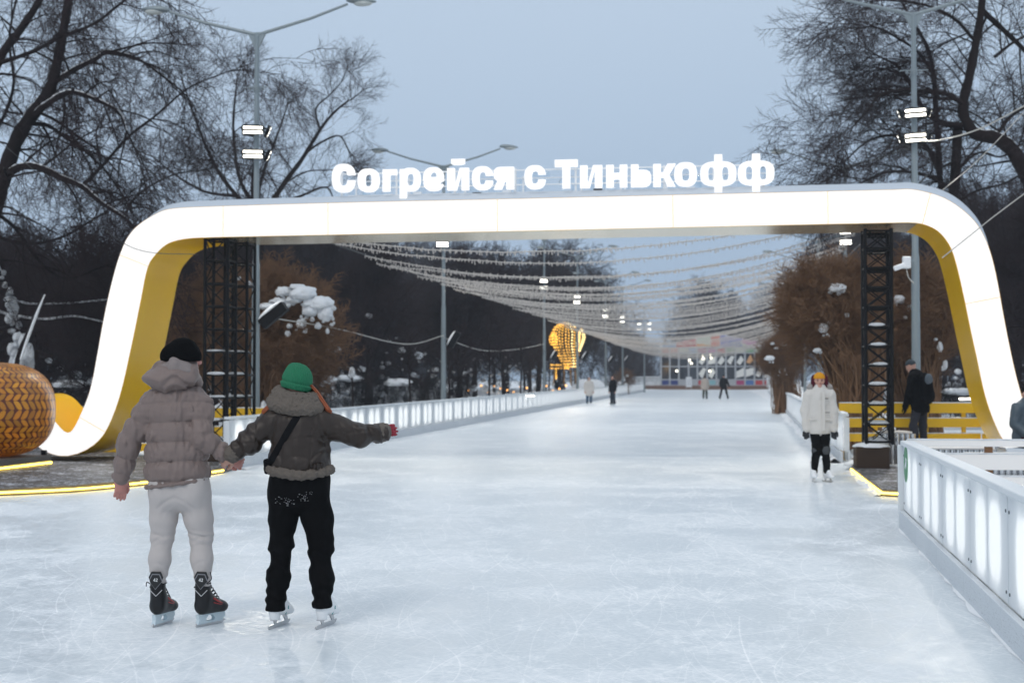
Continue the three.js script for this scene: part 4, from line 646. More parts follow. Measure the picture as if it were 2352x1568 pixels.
limbTree('tall_tree', 'large bare spreading tree filling the upper right corner', 22, 'up', [2420, 1010], 35, [
  [[[2430, 1010], [2425, 700], [2400, 480], [2352, 390], [2325, 343], [2286, 316], [2243, 308], [2224, 285], [2212, 253], [2228, 175], [2243, 97], [2255, 23], [2262, -60]], 42, 14, 0, 1.1, 0.5],
  [[[2212, 289], [2161, 281], [2122, 250], [2090, 190], [2060, 150], [2025, 132]], 17, 4, 1.5, 1.5], [[[2216, 242], [2181, 218], [2130, 210], [2072, 207], [2021, 218], [1995, 250], [1960, 290]], 12, 3, -1.5, 1.6],
  [[[2200, 300], [2196, 390], [2189, 470], [2185, 600]], 22, 26, 1, 0.5], [[[2175, 500], [2162, 421], [2154, 382], [2130, 339], [2091, 316], [2029, 312], [1985, 330], [1940, 372]], 16, 3, 1, 1.7],
  [[[2160, 400], [2150, 242], [2146, 175], [2134, 117], [2115, 78], [2091, 39], [2060, -20]], 14, 5, 2, 1.3], [[[2146, 175], [2110, 120], [2050, 80], [2010, 62], [1975, 64]], 8, 3, 1, 1.6], [[[2255, 23], [2294, 58], [2352, 113], [2420, 190]], 14, 9, 1.5, 1.2], [[[2286, 130], [2340, 90], [2420, 60]], 8, 4, 1, 1.3], [[[2243, 97], [2190, 40], [2120, 10], [2040, 0]], 8, 4, -1, 1.5],
  [[[2189, 433], [2120, 400], [2040, 395], [1990, 415], [1950, 438]], 9, 3, -1, 1.6], [[[2286, 316], [2320, 270], [2370, 240], [2430, 230]], 10, 5, 2, 1.1], [[[2200, 390], [2250, 350], [2300, 360], [2350, 330]], 7, 3, 1, 1], [[[2180, 480], [2240, 440], [2310, 420], [2380, 380]], 7, 3, 2, 1.1],
], { every: 0.64, len: 1.6, tip: 0.7, rad: 0.034, lean: -0.75, rise: 0.1, grow: { kids: 4, wander: 0.16, pull: V(-0.5, -0.6, 0), k: 0.1, next: { kids: 2, wander: 0.2, pull: V(-0.4, -0.7, 0), k: 0.12, ts: 0.95, tk: 0.25 } } });
limbTree('pollard_tree', 'bare tree with several upright limbs behind the tallest street lamp', 23, 'up', [600, 985], 47, [
  [[[600, 985], [598, 700], [590, 480], [585, 430]], 30, 22, 0, 0.2], [[[620, 470], [660, 410], [690, 370], [720, 322], [740, 290], [770, 255], [795, 235]], 13, 4, 1, 1], [[[700, 352], [740, 325], [780, 312], [800, 345]], 6, 3, 1, 1], [[[735, 298], [725, 250], [760, 215], [782, 190]], 5, 2, 0, 1], [[[575, 460], [550, 410], [535, 300], [540, 220], [545, 170]], 10, 3, 1, 1.2], [[[560, 470], [505, 400], [470, 330], [440, 250], [420, 190]], 11, 3, -1, 1.2], [[[590, 450], [610, 380], [640, 300], [660, 240]], 8, 3, 1.5, 1.1], [[[620, 470], [690, 450], [750, 430], [770, 470]], 7, 3, 1, 1.1], [[[545, 450], [470, 440], [400, 400], [350, 360]], 8, 3, 1, 1.2], [[[640, 430], [700, 395], [760, 390]], 5, 2, -1, 1],
], { every: 0.85, len: 1.05, tip: 0.7, rad: 0.026, rise: 0.5, grow: { kids: 4, wander: 0.14, pull: UPV, k: 0.04, next: { kids: 1, wander: 0.16, pull: UPV, k: 0.05, ts: 0.85, tk: 0.2 } } });

const lump = (() => { const out = []; for (let s = 0; s < 4; s++) { const g = new THREE.IcosahedronGeometry(1, 4), p = g.attributes.position; for (let i = 0; i < p.count; i++) { const x = p.getX(i), y = p.getY(i), z = p.getZ(i), k = 1 + 0.42 * fbm(x * 1.7 + s * 9, y * 1.7, z * 1.7, 3) + 0.1 * noise3(x * 5, y * 5 + s, z * 5) + 0.06 * noise3(x * 12, y * 12 + s, z * 12); p.setXYZ(i, x * k, (y > 0 ? y : y * 0.55) * k, z * k); } g.deleteAttribute('uv'); g.deleteAttribute('normal'); const m = mergeVertices(g, 1e-4); m.computeVertexNormals(); const uv = new Float32Array(m.attributes.position.count * 2); for (let i = 0; i < uv.length / 2; i++) { uv[i * 2] = m.attributes.position.getX(i); uv[i * 2 + 1] = m.attributes.position.getZ(i); } m.setAttribute('uv', new THREE.BufferAttribute(uv, 2)); out.push(m); } return out; })();
// park trees: five of a kind grown, then set out again and again behind the rink
function parkProto(seed, h, spread, up) {
  const C = new Crown(seed), r = C.r, P = bend(V(0, 0, 0), UPV, h * 0.62, 8, r, 0.05, UPV, 0.05), c = C.limb(P, 0.15, 0.07), g = { kids: 6, wander: 0.17, pull: UPV, k: up, next: { kids: 4, wander: 0.2, pull: UPV, k: up, ts: 1.15, tk: 0.2 } };
  for (let i = 0; i < 15; i++) { const u = 0.3 + 0.7 * i / 15, p = c.getPoint(u), a = i * 2.4 + r(), d = V(Math.cos(a) * spread, 0.75 + 0.5 * r(), Math.sin(a) * spread).normalize(); C.branch(p, d, h * 0.42 * (1.1 - 0.45 * u) * (0.8 + 0.4 * r()), 0.05, g); }
  for (let i = 0; i < 3; i++) C.branch(c.getPoint(1), V((r() - 0.5) * 0.7, 1, (r() - 0.5) * 0.7).normalize(), h * 0.36, 0.05, g);
  return C;
}
const kinds = [['bare brown tree of the park behind the left barrier', 8, 0.9, 0.06], ['bare broad tree of the park', 8.4, 1.25, 0.03], ['slim bare tree of the park', 9, 0.6, 0.1], ['bare round-crowned tree of the park', 7.6, 1.1, 0.05]];
const protos = kinds.map(([l, h, s, u], i) => parkProto(60 + i, h, s, u));
// how high the treetops stand in the photograph, from left to right
const skyline = [[-200, 520], [300, 540], [430, 520], [560, 480], [700, 500], [800, 545], [1000, 566], [1060, 585], [1110, 572], [1180, 600], [1240, 590], [1330, 568], [1395, 590], [1420, 690], [1500, 745], [1545, 715], [1590, 668], [1625, 640], [1655, 680], [1700, 635], [1745, 670], [1790, 620], [1840, 575], [1890, 540], [1980, 500], [2100, 500], [2180, 480], [2230, 460], [2352, 440], [2600, 400]];
const topAt = (x) => { let i = 1; while (i < skyline.length - 1 && skyline[i][0] < x) i++; const [a, b] = [skyline[i - 1], skyline[i]]; return lerp(a[1], b[1], clamp((x - a[0]) / (b[0] - a[0]), 0, 1)); };
{
  const r = rng(909), made = [null, null, null, null], spots = [];
  const lay = (n, latA, latB, fA, fB, h0, h1) => { for (let i = 0; i < n; i++) { const f = lerp(fA, fB, (i + 0.8 * r()) / n), lat = lerp(latA, latB, r()); spots.push([rink(lat, f), h0, h1]); } };
  lay(16, -13, -17, 40, 150, 5, 9); lay(18, -18, -25, 45, 170, 7, 12); lay(14, -27, -42, 50, 190, 8, 13); lay(8, -14, -30, 30, 46, 6, 11);
  lay(12, 9.5, 13, 42, 160, 5, 9); lay(14, 14, 22, 36, 170, 7, 12); lay(9, 24, 40, 45, 190, 8, 14); lay(10, -8, 30, 215, 260, 12, 18);
  spots.forEach(([p, h0, h1], i) => {
    const dep = -p.z, px = MIDX + p.x / dep * FOCAL; if (px < -250 || px > 2600) return;
    const k = i % 4, C = protos[k], want = EYE + (HORIZON - topAt(px) - (r() < 0.35 ? 0 : 90 * r())) / FOCAL * dep, lift = clamp(want, h0 * 0.5, h1 * 1.8), natural = kinds[k][1] * 1.06;
    const side = px < MIDX ? 'on the left' : 'on the right', far = dep > 120 ? 'far' : dep > 75 ? 'middle distance' : 'nearer';
    const where = [[430, 'left of the left foot of the arch'], [600, 'behind the left lattice towers'], [800, 'behind the snow-heaped willow'], [1010, 'left of the second lamp post'], [1245, 'between the second and third lamp posts'], [1345, 'behind the golden sculpture'], [1500, 'between golden sculpture and pavilion'], [1780, 'behind the pavilion'], [1990, 'behind the round right willow'], [2200, 'behind the right lattice tower'], [9999, 'right of the right foot of the arch']].find(([x]) => px < x)[1];
    const label = kinds[k][0].replace(' of the park behind the left barrier', '').replace(' of the park', '') + (far === 'far' ? ' far away ' : far === 'nearer' ? ' fairly near ' : ' in the middle distance ') + where;
    let o; if (!made[k]) { o = made[k] = C.build('bare_tree', label, p, 'coarse', 'bare trees ' + where + ', ' + far, [M.bark, M.bark, M.twig]); } else { o = made[k].clone(); o.name = numbered('bare_tree'); scene.add(o); o.position.copy(p); o.userData = { label, category: 'tree', group: 'bare trees ' + where + ', ' + far }; }
    const s = lift / natural; o.scale.set(s * (0.85 + 0.3 * r()), s, s * (0.85 + 0.3 * r())); o.rotation.y = r() * 6.28;
  });
}
// the woods behind them, one dark mass
{
  const r = rng(313), list = [];
  const fill = (n, latA, latB, fA, fB) => { for (let i = 0; i < n; i++) { const f = lerp(fA, fB, r()), lat = lerp(latA, latB, r()), p = rink(lat, f), dep = -p.z, px = MIDX + p.x / dep * FOCAL; if (px < -150 || px > 2500) continue; const top = EYE + (HORIZON - topAt(px) - 45 - 30 * r()) / FOCAL * dep, y = Math.pow(r(), 0.85) * Math.max(0, top - 1.2); p.y = y; list.push([p, V(r() - 0.5, 0.75 + r() * 0.5, r() - 0.5).normalize(), 1.5 + 1.5 * r(), r() * 6]); } };
  fill(2600, -22, -30, 38, 110); fill(2400, -24, -40, 60, 190); fill(1700, 12, 20, 34, 120); fill(2200, 18, 36, 45, 190); fill(700, -12, 30, 200, 250); fill(1000, -11, -19, 140, 245); fill(500, 7, 15, 165, 245);
  const specks = []; for (let i = 0; i < 900; i++) { const left = r() < 0.65, f = lerp(40, 150, r()), lat = left ? lerp(-14, -26, r()) : lerp(10, 20, r()), p = rink(lat, f), px = MIDX + p.x / -p.z * FOCAL; if (px < -100 || px > 2450) continue; p.y = 0.2 + 4.5 * r() * r(); specks.push([p, V(r() - 0.5, 1, r() - 0.5).normalize(), 0.06 + 0.2 * r() * r(), r() * 6]); }
  const o = thing('woods', 'dark bare woods closing the view on both sides of the rink', null); o.userData.kind = 'stuff';
  sprays.coarse.forEach((g, k) => instances(o, 'thicket', g, M.twig, list.filter((_, i) => i % 2 === k), 'stuff'));
  instances(o, 'snow', lump[1], M.snow, specks, 'stuff');
}
// pruned willows with snow on their heads
function willow(label, seed, rootPx, depth, centre, rx, ry, nStem, nTwig, snow, lean = 0, foot = 0.5) {
  const root = at(rootPx[0], rootPx[1], depth).setY(0), C = new Crown(seed), r = C.r, s = depth / FOCAL, c = at(centre[0], centre[1], depth).sub(root), RX = rx * s, RY = ry * s;
  for (let i = 0; i < nStem; i++) {
    const a = r() * 6.28, e = Math.asin(r() * 1.75 - 0.75), rr = 0.55 + 0.45 * r(), tip = V(c.x + Math.cos(a) * Math.cos(e) * RX * rr, c.y + Math.sin(e) * RY * rr, Math.sin(a) * Math.cos(e) * RX * rr * 0.9), b = V((r() - 0.5) * Math.max(0.9, foot * RX), 0, (r() - 0.5) * Math.max(0.9, foot * RX)), m = b.clone().lerp(tip, 0.5).add(V((r() - 0.5) * 0.4 - lean, 0.1 + 0.4 * r(), (r() - 0.5) * 0.4)), q = sub([b, m, tip], 6), rad = 0.011 + 0.012 * r();
    (i % 9 ? C.wood : C.trunk).add(q.map((p) => p.add(rdir(r).multiplyScalar(0.04))), q.map((_, k) => (i % 9 ? rad : rad * 3) * (1 - 0.75 * k / 6)), 4, false); C.twig(q[6], q[6].clone().sub(q[4]), 0.6 + 0.4 * r());
  }
  for (let i = 0; i < nTwig; i++) { const d = rdir(r, 0.35); if (d.y < -0.25 && r() < 0.75) continue; const nz = fbm(d.x * 1.7 + seed, d.y * 1.7, d.z * 1.7, 3); if (nz < -0.22) continue; const k = Math.pow(r(), 0.35) * (0.92 + 0.5 * nz), p = V(c.x + d.x * RX * k, c.y + d.y * RY * k, d.z * RX * k * 0.9); C.twig(p, d.clone().add(V(0, 0.5, 0)).addScaledVector(rdir(r), 0.5), 0.42 + 0.35 * r()); }
  const t = C.build('pruned_willow', label, root, 'fan', null, [M.willow, M.willow, M.willow], 'bush');
  snow.forEach(([x, y, w, h, dz = 0], i) => { const q = part(t, 'snow', lump[i % 4], M.snow); const p = at(x, y, depth - RX * 0.9 + dz).sub(root); q.position.copy(p); q.scale.set(w * s / 2, h * s / 2, w * s / 2.2); q.rotation.y = i * 1.7; const rr = rng(i + seed * 50); if (w > 15) for (let n = 0; n < 4; n++) { const m = part(t, 'snow', lump[(i + n) % 4], M.snow), a = rr() * 6.28, f = 0.05 + 0.09 * rr(); m.position.set(p.x + Math.cos(a) * w * s * 0.5, p.y - h * s * (0.15 + 0.45 * rr()), p.z + 0.1 * rr()); m.scale.set(w * s * f, w * s * f * (0.8 + 0.8 * rr()), w * s * f); m.rotation.y = a; } });
  return t;
}
willow('big brown pruned willow heaped with snow behind the lattice towers and lamp post', 71, [600, 985], 34.5, [590, 795], 180, 155, 560, 950,
  [[650, 672, 34, 26], [694, 678, 62, 40], [718, 700, 46, 34], [748, 722, 36, 56], [738, 700, 52, 38], [712, 716, 38, 34], [676, 690, 40, 22], [620, 706, 60, 22], [640, 693, 40, 18], [692, 745, 22, 26], [664, 750, 14, 14], [730, 750, 14, 20], [570, 652, 16, 14], [548, 640, 10, 10], [586, 905, 10, 30], [605, 935, 14, 28], [530, 905, 10, 22], [660, 768, 12, 18], [700, 762, 10, 12], [752, 762, 9, 16], [635, 700, 24, 14], [684, 662, 40, 20]], 0.1);
willow('round brown pruned willow with patches of snow beside the right lattice tower', 72, [1972, 950], 31.5, [1925, 748], 104, 106, 420, 620,
  [[1924, 664, 38, 26], [1908, 672, 12, 10], [1892, 756, 22, 28], [1878, 806, 20, 14], [1904, 742, 10, 8], [1946, 725, 10, 14], [1960, 818, 22, 8, 0.9], [1935, 802, 16, 7, 0.9], [1975, 850, 6, 26, 0.9], [1948, 834, 8, 12, 0.9], [1990, 900, 5, 22, 0.9], [1962, 884, 6, 20, 0.9]], -0.2);
willow('dark brown willow behind the man with the backpack', 73, [2120, 945], 34, [2085, 760], 110, 125, 380, 480, [[2065, 690, 26, 24], [2092, 706, 18, 14], [2045, 660, 14, 12], [2112, 720, 8, 14], [2160, 800, 12, 30], [2172, 840, 10, 26], [2150, 780, 9, 9], [2080, 730, 10, 10]], 0.1);
willow('dark rounded willow with a cap of snow farther along the right barrier', 74, [1810, 920], 62, [1795, 840], 40, 46, 200, 260, [[1768, 824, 22, 14, -1], [1784, 800, 12, 8], [1800, 792, 14, 8], [1775, 790, 10, 8]], 0, 1.7);
willow('small reddish bush with snow near the far end of the left barrier', 75, [1432, 898], 130, [1434, 874], 13, 11, 70, 40, [[1432, 872, 10, 14], [1440, 864, 8, 8], [1424, 880, 8, 10], [1438, 884, 9, 10]], 0, 2);
// clipped hedges under the trees on the left, with snow on top
function hedge(label, x0, x1, yTop, depth, seed) {
  const a = at(x0, 900, depth).setY(0), b = at(x1, 900, depth).setY(0), h = EYE + (HORIZON - yTop) / FOCAL * depth, r = rng(seed), t = thing('hedge', label, 'hedge', a), d = b.clone().sub(a), list = [], n = Math.round(d.length() * 75);
  for (let i = 0; i < n; i++) { const u = r(); list.push([V(d.x * u, r() * h * 0.9, d.z * u + (r() - 0.5) * 1.2), V(r() - 0.5, 0.9, r() - 0.5).normalize(), 0.35 + 0.35 * r(), r() * 6]); }
  sprays.fan.forEach((g, k) => instances(t, 'branches', g, M.hedge, list.filter((_, i) => i % 2 === k), 'stuff'));
  const m = Math.max(2, Math.round(d.length() / 0.9)); for (let i = 0; i < m; i++) { if (r() < 0.2) continue; const q = part(t, 'snow', lump[i % 4], M.snow); q.position.set(d.x * (i + 0.3 + 0.4 * r()) / m, h * (0.92 + 0.1 * r()), d.z * (i + 0.5) / m + 0.2); q.scale.set(0.3 + 0.4 * r(), 0.12 + 0.12 * r(), 0.45); }
}
hedge('dark hedge with pillows of snow just right of the green hat', 745, 880, 872, 56, 81); hedge('dark hedge with snow on top between the young trees', 890, 1000, 876, 60, 82); hedge('dark hedge with two rounded caps of snow by the second lamp post', 965, 1090, 868, 52, 83); hedge('dark hedge low behind the left foot of the arch with snowy twigs', 120, 330, 880, 40, 84); hedge('dark hedge behind the yellow fence on the right', 2120, 2300, 895, 46, 85);
// young trees, thin and straight, in a row behind the left barrier
{
  const C = new Crown(91), r = C.r, c = C.limb([V(0, 0, 0), V(0.03, 1, 0), V(-0.02, 2, 0), V(0.02, 3.1, 0)], 0.05, 0.025); for (let i = 0; i < 9; i++) { const a = i * 2.4; C.branch(c.getPoint(0.45 + 0.06 * i), V(Math.cos(a), 0.7, Math.sin(a)).normalize(), 0.9, 0.016, { kids: 4, k: 0.03, pull: UPV, ts: 0.5, tk: 0.1 }); }
  const spots = [[808, 930, 47, 'with a lump of snow in its fork, right of the green hat'], [1031, 925, 50, 'close to the second lamp post'], [1124, 915, 55, 'alone right of the second lamp post'], [1197, 905, 64, 'left of the third lamp post'], [1262, 900, 78, 'just right of the third lamp post'], [1293, 895, 92, 'below the golden sculpture'], [940, 925, 50, 'in the gap between the hedges']]; let first;
  spots.forEach(([x, y, dep, w], i) => { const label = 'thin young tree ' + w; let o; if (!first) o = first = C.build('young_tree', label, at(x, y, dep).setY(0), 'coarse', 'young trees behind the left barrier', [M.bark, M.bark, M.twig]); else { o = first.clone(); o.name = numbered('young_tree'); scene.add(o); o.position.copy(at(x, y, dep).setY(0)); o.userData = { label, category: 'tree', group: 'young trees behind the left barrier' }; o.rotation.y = i; } });
  const q = part(first, 'snow', lump[0], M.snow); q.position.set(0, 1.75, 0.05); q.scale.set(0.1, 0.22, 0.1);
}
{                                                                              // a leaning snow-plastered trunk at the left edge
  const C = new Crown(97), b = at(30, 850, 31).setY(0), P = [[30, 990], [38, 830], [60, 770], [82, 715], [98, 678]].map(([x, y]) => at(x, y, 31).sub(b)); C.limb(P, 0.06, 0.035, 0); const t = C.build('leaning_trunk', 'leaning broken trunk plastered with snow behind the knitted ball', b, 'coarse');
  const drift = (list, dep, seed) => { const pts = sub(list.map(([x, y]) => at(x, y, dep).sub(b)), 26), T = new Tubes(); T.add(pts, pts.map((_, i) => { const u = i / 26 * (list.length - 1), k = Math.min(list.length - 2, Math.floor(u)), w = lerp(list[k][2], list[k + 1][2], u - k); return w * dep / FOCAL / 2 * (1 + 0.28 * fbm(i * 0.5, seed, 1)); }), 10); part(t, 'snow', T.geo(), M.snow); };
  drift([[102, 676, 3], [87, 712, 6], [66, 768, 7], [46, 826, 5]], 30.6, 2);
  const r = rng(41); for (let i = 0; i < 34; i++) { const u = r(), q = part(t, 'snow', lump[i % 4], M.snow), w = lerp(10, 40, u) * (0.35 + 0.5 * r()); q.position.copy(at(lerp(6, 52, u) + (r() - 0.5) * lerp(10, 46, u), lerp(620, 860, u), 32.3 + r()).sub(b)); q.scale.set(w * 0.005, w * (0.006 + 0.006 * r()), 0.12); q.rotation.z = -0.3 + 0.4 * r(); }
}

// ---------- people ----------
// a field of tapered, flattened capsules joined by a smooth minimum, meshed with surface nets
class Field {
  constructor(k = 0.03) { this.k = k; this.l = []; this.mod = null; }
  cap(a, b, ra, rb = ra, { fx = 1, fz = 1, quilt = 0, pitch = 0.125, off = 0, k } = {}) { const d = [b[0] - a[0], b[1] - a[1], b[2] - a[2]], L2 = (d[0] / fx) ** 2 + d[1] ** 2 + (d[2] / fz) ** 2 || 1e-9; this.l.push({ a, d, L2, L: Math.sqrt(L2), ra, rb, fx, fz, quilt, pitch, off, k }); return this; }
  ell(c, rx, ry, rz, o = {}) { const r = ry; return this.cap(c, c, r, r, { fx: rx / r, fz: rz / r, ...o }); }
  chain(pts, radii, o = {}) { for (let i = 0; i < pts.length - 1; i++) this.cap(pts[i], pts[i + 1], radii[i], radii[i + 1], o); return this; }
  eval(x, y, z) {
    let D = 9;
    for (const p of this.l) {
      const px = (x - p.a[0]) / p.fx, py = y - p.a[1], pz = (z - p.a[2]) / p.fz, dx = p.d[0] / p.fx, dy = p.d[1], dz = p.d[2] / p.fz, t = clamp((px * dx + py * dy + pz * dz) / p.L2, 0, 1);
      let d = (Math.hypot(px - dx * t, py - dy * t, pz - dz * t) - lerp(p.ra, p.rb, t)) * (p.fx < 1 || p.fz < 1 ? 0.5 + 0.5 * Math.min(p.fx, p.fz) : 1);
      if (p.quilt && d < 0.08) { const s = (px * dx + py * dy + pz * dz) / p.L + p.off; d -= p.quilt * (Math.pow(Math.abs(Math.sin(PI * s / p.pitch)), 0.45) - 0.78); }
      const k = p.k ?? this.k, h = Math.max(k - Math.abs(D - d), 0) / k; D = Math.min(D, d) - h * h * k * 0.25;
    }
    return this.mod ? this.mod(x, y, z, D) : D;
  }
  mesh(cell, pad = 0.03) {
    const lo = [9, 9, 9], hi = [-9, -9, -9];
    for (const p of this.l) for (const e of [0, 1]) { const r = e ? p.rb : p.ra, c = [p.a[0] + p.d[0] * e, p.a[1] + p.d[1] * e, p.a[2] + p.d[2] * e], q = [r * p.fx, r, r * p.fz]; for (let i = 0; i < 3; i++) { lo[i] = Math.min(lo[i], c[i] - q[i] - pad); hi[i] = Math.max(hi[i], c[i] + q[i] + pad); } }
    const n = [0, 1, 2].map((i) => Math.ceil((hi[i] - lo[i]) / cell) + 1), [nx, ny, nz] = n, F = new Float32Array(nx * ny * nz), id = new Int32Array(nx * ny * nz).fill(-1), pos = [], idx = [];
    for (let k = 0, o = 0; k < nz; k++) for (let j = 0; j < ny; j++) for (let i = 0; i < nx; i++, o++) F[o] = this.eval(lo[0] + i * cell, lo[1] + j * cell, lo[2] + k * cell);
    const sx = 1, sy = nx, sz = nx * ny, cs = [0, sx, sy, sx + sy, sz, sz + sx, sz + sy, sz + sx + sy];
    const E = [[0, 1], [2, 3], [4, 5], [6, 7], [0, 2], [1, 3], [4, 6], [5, 7], [0, 4], [1, 5], [2, 6], [3, 7]];
    for (let k = 0; k < nz - 1; k++) for (let j = 0; j < ny - 1; j++) for (let i = 0; i < nx - 1; i++) {
      const o = i + j * sy + k * sz; let m = 0; for (let c = 0; c < 8; c++) if (F[o + cs[c]] < 0) m |= 1 << c; if (!m || m === 255) continue;
      let X = 0, Y = 0, Z = 0, q = 0; for (const [a, b] of E) { if (((m >> a) & 1) === ((m >> b) & 1)) continue; const fa = F[o + cs[a]], fb = F[o + cs[b]], t = fa / (fa - fb); X += lerp(a & 1, b & 1, t); Y += lerp((a >> 1) & 1, (b >> 1) & 1, t); Z += lerp(a >> 2, b >> 2, t); q++; }
      id[o] = pos.length / 3; pos.push(lo[0] + (i + X / q) * cell, lo[1] + (j + Y / q) * cell, lo[2] + (k + Z / q) * cell);
    }
    const quad = (a, b, c, d, flip) => { if (a < 0 || b < 0 || c < 0 || d < 0) return; flip ? idx.push(a, c, b, a, d, c) : idx.push(a, b, c, a, c, d); };
    for (let k = 1; k < nz - 1; k++) for (let j = 1; j < ny - 1; j++) for (let i = 1; i < nx - 1; i++) {
      const o = i + j * sy + k * sz, s = F[o] < 0;
      if (s !== F[o + sx] < 0) quad(id[o - sy - sz], id[o - sz], id[o], id[o - sy], !s);
      if (s !== F[o + sy] < 0) quad(id[o - sx - sz], id[o - sx], id[o], id[o - sz], !s);
      if (s !== F[o + sz] < 0) quad(id[o - sx - sy], id[o - sy], id[o], id[o - sx], !s);
    }
    const g = new THREE.BufferGeometry(); g.setAttribute('position', new THREE.Float32BufferAttribute(pos, 3)); g.setIndex(idx); g.computeVertexNormals();
    const uv = new Float32Array(pos.length / 3 * 2); for (let i = 0; i < uv.length / 2; i++) { uv[i * 2] = pos[i * 3] * 0.8 + pos[i * 3 + 2] * 0.6; uv[i * 2 + 1] = pos[i * 3 + 1]; } g.setAttribute('uv', new THREE.BufferAttribute(uv, 2)); return g;
  }
}
const creases = (list, depth, w) => (x, y, z) => { if (z < -0.02) return 0; let s = 0; for (const [x0, y0, x1, y1, k = 1] of list) { const dx = x1 - x0, dy = y1 - y0, t = clamp(((x - x0) * dx + (y - y0) * dy) / (dx * dx + dy * dy), 0, 1), q = Math.hypot(x - x0 - dx * t, y - y0 - dy * t - 0.012 * Math.sin(t * 3.1)) / w; if (q < 3) s += k * Math.exp(-q * q) * Math.sin(PI * (0.1 + 0.8 * t)); } return s * depth; };
function place(g, p, yaw = 0, pitch = 0, roll = 0) { const m = new THREE.Matrix4().makeRotationFromEuler(new THREE.Euler(pitch, yaw, roll, 'YXZ')); m.setPosition(p[0], p[1], p[2]); return g.applyMatrix4(m); }
// a head looking along -z, centred between the ears
function headGeo3(cell) {
  const f = new Field(0.025);
  f.ell([0, 0.02, 0.012], 0.076, 0.098, 0.094).cap([0, -0.04, -0.035], [0, -0.085, -0.062], 0.052, 0.03, { fx: 1.05 }).cap([0, -0.06, 0.02], [0, -0.14, 0.035], 0.052, 0.056);
  f.cap([0, 0.012, -0.086], [0, -0.026, -0.104], 0.008, 0.013, { k: 0.014 }).cap([-0.012, -0.03, -0.094], [0.012, -0.03, -0.094], 0.008, 0.008, { k: 0.01 }).cap([-0.018, -0.055, -0.083], [0.018, -0.055, -0.083], 0.009, 0.009, { fz: 0.8, k: 0.01 });
  f.cap([-0.05, 0.022, -0.07], [0.05, 0.022, -0.07], 0.012, 0.012, { k: 0.02 }).ell([0, -0.088, -0.07], 0.02, 0.016, 0.018);
  for (const s of [-1, 1]) { f.ell([s * 0.045, -0.02, -0.055], 0.026, 0.024, 0.026); f.ell([s * 0.078, -0.005, 0.012], 0.01, 0.03, 0.02, { k: 0.01 }); }
  f.mod = (x, y, z, d) => { for (const s of [-1, 1]) { const e = Math.hypot(x - s * 0.032, y - 0.003, (z + 0.098) * 0.8) - 0.017; d = Math.max(d, -e * 0.6); } return d; };
  return f.mesh(cell, 0.02);
}
// a hand whose fingers run along -y from the wrist at the origin, palm towards -z; side +1: thumb towards +x
function handGeo(side, curl, cell, fat = 1) {
  const f = new Field(0.008), s = side;
  f.cap([0, 0.015, 0], [0, -0.02, 0], 0.027, 0.03, { fz: 0.75, k: 0.02 }).cap([-0.026, -0.035, 0], [-0.024, -0.082, -0.002], 0.016 * fat, 0.013 * fat, { k: 0.03 }).cap([0.026, -0.035, 0], [0.024, -0.085, -0.002], 0.016 * fat, 0.013 * fat, { k: 0.03 }).cap([0, -0.03, 0], [0, -0.085, -0.002], 0.017 * fat, 0.014 * fat, { k: 0.03 });
  [[0.029, 0.068], [0.01, 0.078], [-0.01, 0.072], [-0.028, 0.055]].forEach(([x, L], i) => { const c = curl * (0.7 + 0.15 * i), a = [s * x, -0.088, -0.002], b = [s * x * 1.1, -0.088 - L * 0.45 * Math.cos(c), -0.002 - L * 0.45 * Math.sin(c)], d = [b[0], b[1] - L * 0.32 * Math.cos(c * 2), b[2] - L * 0.32 * Math.sin(c * 2)], e = [d[0], d[1] - L * 0.25 * Math.cos(c * 2.6), d[2] - L * 0.25 * Math.sin(c * 2.6)], r = 0.0092 * fat; f.chain([a, b, d, e], [r * 1.06, r, r * 0.93, r * 0.8]); });
  f.chain([[s * 0.024, -0.022, -0.006], [s * 0.05, -0.052, -0.022], [s * 0.055, -0.088, -0.034], [s * 0.052, -0.108, -0.04]], [0.015 * fat, 0.012 * fat, 0.0105 * fat, 0.0085 * fat]);
  return f.mesh(cell, 0.012);
}
M.skin = mat([0.52, 0.29, 0.22], 0.55); M.skinCold = mat([0.5, 0.22, 0.18], 0.55); M.eye = mat([0.03, 0.025, 0.02], 0.2); M.lip = mat([0.4, 0.12, 0.1], 0.5);
const skateCache = {};
// skates stand with the blade on y = 0, the toe towards -z
function hockeyBoot() { return skateCache.hb ??= (() => { const f = new Field(0.03); f.cap([0, 0.29, 0.045], [0, 0.16, 0.045], 0.05, 0.05, { fz: 1.15 }).cap([0, 0.13, 0.05], [0, 0.12, -0.11], 0.05, 0.043).ell([0, 0.115, -0.13], 0.046, 0.036, 0.05).cap([0, 0.2, 0.02], [0, 0.15, -0.06], 0.045, 0.04); f.mod = (x, y, z, d) => Math.max(d + 0.0022 * Math.sin(z * 120) * smooth(0.14, 0.18, y) * smooth(0.0, -0.05, z), 0.083 - y, y - 0.318 + 0.2 * Math.max(0, z - 0.05)); return f.mesh(0.006, 0.02); })(); }
function sideShape(pts, w) { return extrude(poly2(pts), w, 0.002).rotateY(-PI / 2).translate(w / 2, 0, 0); }    // (z, y) outlines of blades and holders, w wide
function holderGeo() { return skateCache.hg ??= (() => { const s = poly2([[0.095, 0.082], [0.09, 0.05], [0.1, 0.022], [-0.125, 0.022], [-0.155, 0.05], [-0.15, 0.082]]); s.holes.push(new THREE.Path([[0.02, 0.034], [-0.05, 0.034], [-0.055, 0.05], [-0.035, 0.072], [0.005, 0.072], [0.026, 0.05]].map(([a, b]) => new THREE.Vector2(a, b)))); return extrude(s, 0.022, 0.004).rotateY(-PI / 2).translate(0.011, 0, 0); })(); }
